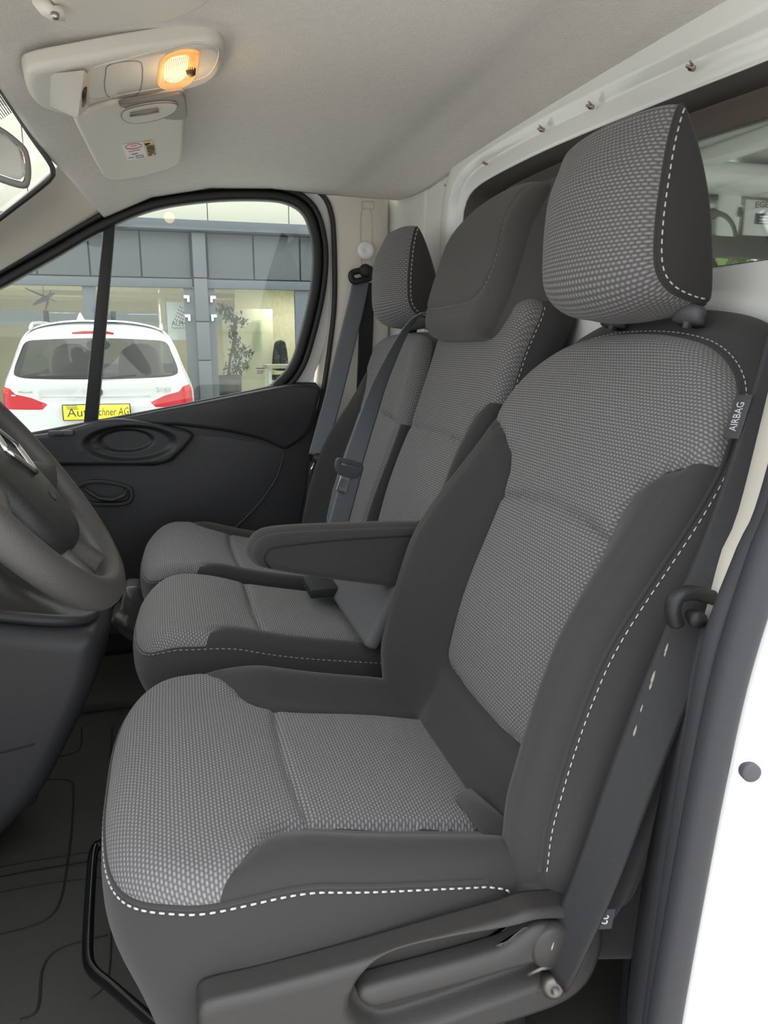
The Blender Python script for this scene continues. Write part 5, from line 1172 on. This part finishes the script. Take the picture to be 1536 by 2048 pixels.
# showroom room behind the glass
ZC = z_hd+0.32
slab('showroom_ceiling', -9, 9, ZC, ZC+0.1, FY+0.16, FY+9, 'cream_ceiling'); slab('showroom_floor', -9, 9, GZ-0.02, GZ+0.02, FY+0.12, FY+9, 'cream_wall')
slab('showroom_back_wall', -9, 9, GZ, 2.0, FY+8.9, FY+9, 'cream_wall'); slab('showroom_side_wall', -9.1, -9, GZ, ZC, FY+0.2, FY+9, 'cream_wall'); slab('showroom_side_wall', 9, 9.1, GZ, ZC, FY+0.2, FY+9, 'cream_wall')
slab('showroom_back_lintel', -9, 9, 2.35, ZC, FY+8.9, FY+9, 'cream_wall')
slab('back_window_pane', -9, 9, 2.0, 2.35, FY+8.93, FY+8.96, 'car_glass', bev=0)
for x in (-6, -4.4, -2.8, -1.2, 0.4): slab('back_window_post', x-0.06, x+0.06, 2.0, 2.35, FY+8.88, FY+9, 'facade_dark')
for y in (2.2, 4.2, 6.2, 8.0): slab('ceiling_beam', -9, 9, ZC-0.10, ZC, FY+y, FY+y+0.25, 'cream_wall')
# glazed partition wall beside the poster, office wall on the right
xp = fx(330, 620)
for k, y in enumerate((1.2, 2.0, 2.9, 4.0, 5.4)): slab('partition_post', xp-0.05-0.02*k, xp+0.01-0.02*k, GZ, ZC, FY+y, FY+y+0.1, 'cream_wall')
slab('partition_rail', xp-0.1, xp, 2.25, 2.35, FY+1.2, FY+5.5, 'cream_wall')
xo = fx(545, 700, FY+2.2)
slab('office_wall', fx(470, 600, FY+3.0), 7, GZ, ZC, FY+3.0, FY+3.1, 'cream_wall'); slab('office_screen', xo-0.9, xo+0.02, GZ, 2.15, FY+2.2, FY+2.24, 'cream_ceiling')
slab('office_door', xo+0.02, xo+1.6, GZ, fz(560, 632, FY+2.9), FY+2.9, FY+2.96, 'desk_top'); slab('office_picture', fx(505, 640, FY+2.1), fx(523, 640, FY+2.1), fz(510, 705, FY+2.1), fz(510, 640, FY+2.1), FY+2.15, FY+2.19, 'showroom_glass')
slab('notice_print', fx(513, 737, FY+0.04), fx(530, 737, FY+0.04), fz(520, 738), fz(520, 736), FY+0.044, FY+0.049, 'ink', bev=0); 
for k in range(3): slab('notice_print', fx(514, 740, FY+0.04), fx(529-k*2, 740, FY+0.04), fz(520, 742.4+2.6*k), fz(520, 741.2+2.6*k), FY+0.044, FY+0.049, 'facade_dark', bev=0)
for (x, y) in ((-3.2, 3.0), (-0.6, 2.6), (2.4, 2.0), (-2.0, 6.0), (1.2, 6.0), (4.6, 2.0)):
    b_ = slab('ceiling_lamp', x-0.5, x+0.5, ZC-0.13, ZC-0.11, FY+y-0.12, FY+y+0.12, 'paper_white')
    l_ = bpy.data.lights.new('showroom_lamp', 'AREA'); l_.shape = 'RECTANGLE'; l_.size = 1.0; l_.size_y = 0.24; l_.energy = 20; l_.color = (1.0, 0.93, 0.75)
    lo_ = bpy.data.objects.new('showroom_lamp', l_); COL.objects.link(lo_); lo_.parent = bld; lo_.matrix_parent_inverse = Matrix.Translation(-Vector(bld.location)); lo_.location = (x, FY+y, ZC-0.14)
# white hinge clips on the frames
for (px, py, s) in ((374, 597, 1), (376, 635, 1), (425, 598, -1), (427, 635, -1)):
    x, z = fx(px, py, FY-0.03), fz(px, py, FY-0.03); k_ = 0.0056*K*1.0
    b_ = MB(); b_.box((x-0.006*s, FY-0.04, z+0.022), (0.042, 0.03, 0.022)); b_.box((x+0.018*s, FY-0.04, z-0.025), (0.018, 0.03, 0.028)); o_ = b_.build('hinge_clip', 'hook_white', bld); bevel_mesh(o_.data, 0.008, 2)
# poster hung inside the glass
pst = thing('poster', 'white poster with blue dotted logo inside the showroom glass', 'poster', (fx(346, 630, FY+0.5), FY+0.5, GZ+1.2))
PY = FY+0.5
slab('poster_sheet', fx(332, 600, PY), fx(385, 600, PY), fz(350, 680, PY), fz(350, 604, PY), PY, PY+0.01, 'paper_white', pst, 0.002)
for a in range(4):
    for b in range(5):
        px = 350+a*4.5+b*2.6; py = 638-b*6.0+a*2.2
        if px > 366+a: continue
        c = aY(px, py, PY-0.006); bbox('logo_dot', tuple(c), (0.011, 0.003, 0.008), 'logo_blue', pst, 0.002, Matrix.Rotation(-0.7, 3, 'Y'))
text('ALPHE', 0.115, tuple(aY(343.0, 647, PY-0.004)), (1, 0, 0), (0, 0, 1), 'ink', pst, align='LEFT', sx=0.82)
text('Financial Se', 0.055, tuple(aY(343.0, 655.5, PY-0.004)), (1, 0, 0), (0, 0, 1), 'ink', pst, align='LEFT', sx=0.8)
# plant in a tall grey pot
PYt = FY+0.9
pl_ = thing('potted_plant', 'leafy weeping fig in a tall grey pot behind the showroom glass', 'plant', (fx(455, 770, PYt), PYt, GZ))
bx = fx(458, 760, PYt); pz1 = fz(458, 750, PYt)
_b = MB(); _b.lathe([(0.17, GZ+0.02), (0.19, GZ+0.3), (0.215, pz1-0.03), (0.22, pz1), (0.20, pz1), (0.19, pz1-0.06), (0.0005, pz1-0.06)], (bx, PYt, 0), (0, 0, 1), 24); _b.build('pot', 'pot_grey', pl_)
_b = MB(); tr = [tuple(aY(px, py, PYt)) for px, py in ((457, 752), (460, 720), (466, 690), (470, 660), (464, 630), (455, 615))]; _b.tube(crc(tr, 20, False), [0.025-0.0008*k for k in range(20)], 8); _b.build('trunk', 'bark', pl_)
_b = MB(); rnd = random.Random(8)
for (px, py, rr, n) in ((448, 625, 12, 60), (462, 632, 14, 70), (470, 640, 9, 40), (485, 645, 8, 25), (466, 655, 8, 35), (468, 668, 8, 35), (470, 685, 9, 45), (485, 700, 13, 60), (470, 705, 12, 55), (497, 706, 8, 25), (476, 722, 16, 70), (490, 732, 8, 30), (460, 740, 16, 50), (478, 742, 12, 40), (445, 615, 8, 30)):
    c = aY(px, py, PYt); R0 = rr*PYt/FPX
    for _ in range(n):
        p = Vector(c)+Vector((rnd.gauss(0, 0.5), rnd.gauss(0, 0.5), rnd.gauss(0, 0.5)))*R0
        R = Matrix.Rotation(rnd.uniform(0, 6.28), 3, 'Z') @ Matrix.Rotation(rnd.uniform(-1.1, 1.1), 3, 'X'); s_ = 0.045*rnd.uniform(0.7, 1.3)
        _b.add([p + R @ Vector(v)*s_ for v in ((0, -1, 0), (0.4, 0, 0.1), (0, 1, -0.15), (-0.4, 0, 0.1))], [(0, 1, 2), (0, 2, 3)])
_b.build('foliage', 'leaf', pl_, False)['kind'] = 'stuff'
# office chair and desk
CYy = FY+2.0
oc_ = thing('office_chair', 'dark blue high-backed office chair behind the showroom desk', 'chair', (fx(560, 760, CYy), CYy, GZ))
cpts = [(lambda p: (p[0], p[2]))(aY(px, py, CYy)) for px, py in ((545, 728), (549, 690), (556, 681), (566, 681), (572, 690), (577, 728), (574, 740), (548, 740))]
s_ = Star(cpts, np.mean(cpts, 0), lambda s, h: 0.03+0*s, 0.03, 0.06, Frame((0, CYy, 0), (1, 0, 0), (0, 0, 1), (0, -1, 0)), NA=60, NR=12); s_.make('backrest', s_.front+s_.sides+s_.back, 'chair_blue', oc_)
zz = fz(560, 750, CYy); x_ = fx(560, 750, CYy)
bbox('seat', (x_, CYy-0.25, zz-0.03), (0.24, 0.24, 0.04), 'chair_blue', oc_, 0.03); _b = MB(); _b.tube([(x_, CYy-0.2, zz-0.05), (x_, CYy-0.2, GZ+0.1)], 0.03, 10); _b.build('column', 'black', oc_)
for k in range(5):
    t = k*2*math.pi/5; _b = MB(); _b.tube([(x_, CYy-0.2, GZ+0.1), (x_+0.28*math.cos(t), CYy-0.2+0.28*math.sin(t), GZ+0.05)], 0.02, 6); _b.build('leg', 'black', oc_)
dk = thing('desk', 'pale wooden desk in front of the blue office chair', 'desk', (x_, FY+1.4, GZ))
slab('desktop', fx(530, 735, FY+1.4), fx(530, 735, FY+1.4)+1.5, fz(560, 736, FY+1.4), fz(560, 729, FY+1.4), FY+1.1, FY+1.8, 'desk_top', dk)
for dx_ in (0.06, 1.44): slab('leg', fx(530, 735, FY+1.4)+dx_-0.03, fx(530, 735, FY+1.4)+dx_+0.03, GZ, fz(560, 736, FY+1.4), FY+1.2, FY+1.7, 'hook_white', dk)
# dark spiky ornament hung from the ceiling, far left
ap = thing('hanging_ornament', 'dark spiky ornament hanging from the showroom ceiling at far left', 'ornament', tuple(aY(88, 598, FY+2)))
for (px, py, dx_, dz_, r) in ((88, 598, 0.16, 0.10, 0.045), (82, 590, 0.22, -0.10, 0.02), (95, 605, 0.06, 0.22, 0.02)):
    c = Vector(aY(px, py, FY+2)); _b = MB(); _b.tube([c-Vector((dx_, 0.1, dz_)), c, c+Vector((dx_, 0.1, dz_))], [r*0.4, r, r*0.3], 8); _b.build('ornament_body' if r > 0.03 else 'spike', 'plastic_mid', ap)
_b = MB(); _b.tube([aY(88, 596, FY+2), (float(aY(88, 596, FY+2)[0]), FY+2, ZC)], 0.006, 5); _b.build('wire', 'plastic_mid', ap)

# ------------------------------------------------------------------ parked car, seen from behind
RY = 7.6
car = thing('parked_car', 'white estate car parked nose-in to the showroom, yellow dealer plate on its tailgate', 'car', (-0.6, 9.5, GZ))
def ck(pts, y=RY): return [(lambda p: (p[0], p[2]))(aY(px, py, y)) for px, py in pts]
CX = float(np.mean([aY(-6, 760, RY)[0], aY(384, 760, RY)[0]]))
hw_ = float(aY(384, 760, RY)[0])-CX
def zz_(py, px=190): return fz(px, py, RY)
rz = zz_(641)
ch = [(0.0, GZ+0.22), (hw_*0.75, GZ+0.22), (hw_*0.93, GZ+0.28), (hw_*1.0, GZ+0.45), (hw_*1.0, zz_(830)), (hw_*1.0, zz_(790)), (hw_*0.965, zz_(765)), (hw_*0.90, zz_(735)), (hw_*0.835, zz_(700)), (hw_*0.76, zz_(672)), (hw_*0.64, zz_(655)), (hw_*0.42, zz_(645)), (hw_*0.2, zz_(641)), (0.0, rz)]
cof = Frame((CX, RY, 0), (1, 0, 0), (0, 0, 1), (0, -1, 0))
zb, zt = zz_(760), zz_(676)
def car_relief(s, h):
    n = 0.0 - 0.42*np.clip((h-zb)/(rz-zb), 0, 1)**1.15
    n = n + 0.02*sst(zz_(815), zz_(800), h)*sst(zz_(775), zz_(790), h)*(np.abs(s) < hw_*0.6)*-1
    n = n + 0.05*sst(zz_(850), zz_(880), h) - 0.10*(s/hw_)**4
    return n
wl = [(-0.80, zz_(752)), (-0.83, zz_(740)), (-0.775, zz_(706)), (-0.72, zz_(684)), (-0.55, zz_(679)), (0, zz_(675.5)), (0.55, zz_(679)), (0.72, zz_(684)), (0.775, zz_(706)), (0.83, zz_(740)), (0.80, zz_(752)), (0.6, zz_(757)), (0, zz_(759)), (-0.6, zz_(757))]
wl = [tuple(p) for p in resample(crc([(a*hw_*1.03, b) for a, b in wl], 120), 120, True)]
def lrec(s_, px):
    base = [(300, 805), (330, 791), (358, 784), (367, 773), (379, 770), (386, 778), (390, 800), (386, 812), (340, 814), (312, 815)]
    return [(s_*(a[0]-CX), a[1]) for a in [(lambda p: (p[0], p[2]))(aY(px_, py_, RY)) for px_, py_ in base]]
lr = lrec(1, 0); ll = lrec(-1, 0)
sc2 = Star(mirror(ch), (0, GZ+0.8), car_relief, 0.10, 0.5, cof, side=lambda t, a, b, P: 0.02*math.sin(math.pi*min(1, t*1.2))+0*a, NA=260, NR=60, NS=6, seams=[(wl, True)], groove=(0.012, 0.02), puff=(0.0, 0.02))
f_w, rest = sc2.clip(sc2.front, wl); f_r, rest = sc2.clip(rest, lr); f_l, rest = sc2.clip(rest, ll)
body = sc2.make('tailgate_body', rest+sc2.sides, 'car_paint', car)
sc2.make('rear_window', f_w, 'car_glass', car)
for f_, sg_n in ((f_r, 1), (f_l, -1)):
    t_ = sc2.make('tail_light', f_, 'tail_red', car)
    band = lambda pts: [(sg_n*((lambda p: p[0])(aY(px_, py_, RY))-CX), fz(px_, py_, RY)) for px_, py_ in pts]
    for (q_, m_) in ((band(((318, 797), (356, 788), (357, 791), (322, 801))), 'tail_white'), (band(((361, 783), (368, 775), (379, 772), (384, 779), (372, 784), (362, 786))), 'tail_orange')):
        st_ = Star([tuple(p) for p in resample(q_, 40, True)], np.mean(q_, 0), lambda s, h: car_relief(s, h)-0.02+0.012, 0.003, 0.1, cof, NA=50, NR=8, smooth=False); st_.make('light_band', st_.front+st_.sides, m_, t_)
# long body forward of the tail: lofted side, roof and bonnet
st = [(0.0, 1.0, 1.0), (0.5, 1.0, 1.0), (1.4, 1.0, 1.012), (2.2, 1.0, 1.0), (2.7, 1.0, 0.95), (3.1, 0.99, 0.80), (3.45, 0.98, 0.66), (3.9, 0.95, 0.60), (4.2, 0.86, 0.54)]
O_ = sc2.O; bot = GZ+0.22; hgt = rz-bot; V, F = [], []; no = len(O_)
for (dy, wk, hk) in st:
    for p in O_:
        h_ = p[1]-bot; zz2 = bot+min(h_, hgt*hk) if hk < 1 else bot+h_*hk
        V.append((CX+p[0]*wk, RY+0.42+dy*0.9, zz2))
for i in range(len(st)-1):
    for k in range(no): F.append((i*no+k, i*no+(k+1) % no, (i+1)*no+(k+1) % no, (i+1)*no+k))
F.append(tuple((len(st)-1)*no+k for k in range(no)))
# side windows are left open as glass: faces in the glasshouse band become panes
bodyF, glassF = [], []
for f in F:
    c = np.mean([V[i] for i in f], axis=0); side = abs(c[0]-CX) > hw_*0.70; inb = zz_(757) < c[2] < zz_(672) and RY+0.7 < c[1] < RY+3.2
    wscr = c[1] > RY+2.55 and zz_(760) < c[2] and len(f) == 4 and abs(c[0]-CX) < hw_*0.85 and c[1] < RY+3.4
    (glassF if (inb and side and len(f) == 4) or wscr else bodyF).append(f)
def sub(nm, fs, m):
    used = sorted({i for f in fs for i in f}); mp_ = {i: k for k, i in enumerate(used)}; return obj(nm, [V[i] for i in used], [tuple(mp_[i] for i in f) for f in fs], m, car)
sub('bodyshell', bodyF, 'car_paint'); sub('side_glass', glassF, 'showroom_glass')
for sx in (-1, 1):
    for yy in (RY+0.75, RY+3.3):
        _b = MB(); _b.lathe([(0.20, -0.09), (0.30, -0.10), (0.325, -0.07), (0.325, 0.07), (0.30, 0.10), (0.20, 0.09), (0.0005, 0.07)], (CX+sx*(hw_-0.10), yy, GZ+0.325), (sx, 0, 0), 28); _b.build('wheel', 'rubber', car)
    _b = MB(); q_ = [(CX+sx*hw_*0.70, RY+0.42+d_, zz_(653)+h_) for d_, h_ in ((0.0, -0.02), (0.15, 0.035), (0.6, 0.055), (1.6, 0.06), (2.3, 0.0))]; _b.tube(crc(q_, 30, False), 0.018, 8); _b.build('roof_rail', 'car_paint', car)
    # front seats seen through the rear window
    sxx = CX+sx*0.36
    pts_ = ell((sxx, zz_(755)), 0.24, 0.30, 40, 3.0); s_ = Star(pts_, (sxx, zz_(755)), lambda s, h: 0.05+0*s, 0.05, 0.05, Frame((0, RY+1.35, 0), (1, 0, 0), (0, 0, 1), (0, -1, 0)), NA=60, NR=10); s_.make('cabin_seat', s_.front+s_.sides+s_.back, 'seat_beige', car)
    pts_ = ell((sxx, zz_(713)), 0.15, 0.12, 40, 3.0); s_ = Star(pts_, (sxx, zz_(713)), lambda s, h: 0.05+0*s, 0.04, 0.05, Frame((0, RY+1.40, 0), (1, 0, 0), (0, 0, 1), (0, -1, 0)), NA=60, NR=10); s_.make('cabin_headrest', s_.front+s_.sides+s_.back, 'seat_beige', car)
bbox('parcel_shelf', (CX, RY+0.95, zz_(762)), (hw_*0.8, 0.45, 0.02), 'seat_beige', car, 0.01)
_b = MB(); _b.lathe([(0.06, -0.02), (0.07, 0.0), (0.04, 0.02), (0.0005, 0.022)], (CX-0.15, RY+2.3, zz_(690)), (0, -1, 0), 16); _m = _b.build('cabin_mirror', 'plastic', car)
for v in _m.data.vertices: v.co.x = CX-0.15+(v.co.x-CX+0.15)*2.0
def cs_(px, py, lift=0.006): p = aY(px, py, RY); return sc2.surf(np.array([(p[0]-CX, p[2])]), lift)[0]
# spoiler lip with brake light, fin, wiper
pb = [cs_(px, py, 0.02) for px, py in ((134, 664), (142, 661.5), (188, 660.5), (215, 662), (224, 666.5), (188, 666), (145, 666))]
_b = MB(); _b.tube([cs_(136, 665, 0.008), cs_(160, 663.5, 0.010), cs_(188, 663, 0.010), cs_(210, 664, 0.010), cs_(223, 666, 0.008)], [(0.006, 0.008), (0.01, 0.014), (0.01, 0.014), (0.01, 0.014), (0.006, 0.008)], 8); _b.build('high_brake_light', 'tail_red', car)
fxc = float(aY(163, 640, RY+0.7)[0]); fzc = fz(163, 642, RY+0.7)
_b = MB(); _b.add([(fxc-0.055, RY+0.62, fzc-0.02), (fxc+0.055, RY+0.62, fzc-0.02), (fxc, RY+0.9, fzc-0.02), (fxc, RY+0.66, fzc+0.085), (fxc-0.012, RY+0.62, fzc+0.08)], [(0, 1, 3, 4), (1, 2, 3), (2, 0, 4, 3), (0, 2, 1)]); _f = _b.build('roof_fin', 'car_paint', car); bevel_mesh(_f.data, 0.01, 2, 20)
_b = MB(); _b.tube([cs_(272, 749, 0.02), cs_(245, 751, 0.03), cs_(210, 755, 0.03), cs_(190, 757, 0.02)], [0.006, 0.012, 0.012, 0.015], 8); _b.build('rear_wiper', 'black', car)
# number plate with dealer name
pcn = cs_(194, 825, 0.03); pcn = np.array(aY(194, 824, RY-0.045))
plt = bbox('number_plate', (pcn[0], RY-0.04, pcn[2]), ((fx(262, 810, RY)-fx(125, 810, RY))/2, 0.010, (fz(194, 808, RY)-fz(194, 840, RY))/2), 'black', car, 0.01)
bbox('plate_face', (pcn[0], RY-0.048, pcn[2]), ((fx(260, 810, RY)-fx(128, 810, RY))/2, 0.006, (fz(194, 809.5, RY)-fz(194, 838, RY))/2), 'plate_yellow', plt, 0.004)
text('Auto', 0.115, (float(aY(134, 825, RY-0.056)[0]), RY-0.056, fz(150, 826, RY-0.056)), (1, 0, 0), (0, 0, 1), 'ink', plt, align='LEFT', sx=1.05)
text('chner AG', 0.105, (float(aY(196, 825, RY-0.056)[0]), RY-0.056, fz(220, 824, RY-0.056)), (1, 0, 0), (0, 0, 1), 'ink', plt, align='LEFT', shear=0.2, sx=0.66)
for k in range(3): bbox('plate_print', (float(aY(138+k, 812, RY-0.056)[0])+0.02, RY-0.055, fz(140, 812+3.2*k, RY-0.056)), (0.05, 0.001, 0.003), 'ink', plt, 0.0005)
text('216d', 0.06, tuple(cs_(327, 779.5, 0.012)), (1, 0, 0), (0, 0.1, 1), 'dull_metal', car, ext=0.006, sx=1.2)
_b = MB(); _b.tube([cs_(35, 784, 0.012), cs_(64, 784, 0.012)], (0.006, 0.006), 6); _b.build('badge', 'dull_metal', car)
rc = Vector(cs_(196, 784, 0.0)); rd = MB(); rd.lathe([(0.042, -0.03), (0.042, 0.010), (0.037, 0.014), (0.0005, 0.014)], rc, (0, -1, 0.1), 28); rdo = rd.build('roundel', 'ink', car)
for k in range(4):
    f_ = MB(); V_ = [rc+Vector((0, -0.0155, 0.001))]; 
    for q in range(7): t = math.pi/2*k+math.pi/2*q/6; V_.append(rc+Vector((0.026*math.cos(t), -0.0155, 0.026*math.sin(t))))
    V2 = [v+Vector((0, -0.003, 0)) for v in V_]; f_.add(V_+V2, [(8, 8+q, 8+q+1) for q in range(1, 7)]+[(q, 8+q, 8+q+1, q+1) for q in range(1, 7)]); f_.build('roundel_quarter', 'badge_blue' if k % 2 else 'paper_white', rdo)
_b = MB(); _b.tube([tuple(cs_(px, py, 0.004)) for px, py in ((20, 792), (90, 793), (190, 793.5), (300, 792))], (0.004, 0.008), 6); _b.build('tailgate_crease', 'car_paint', car)
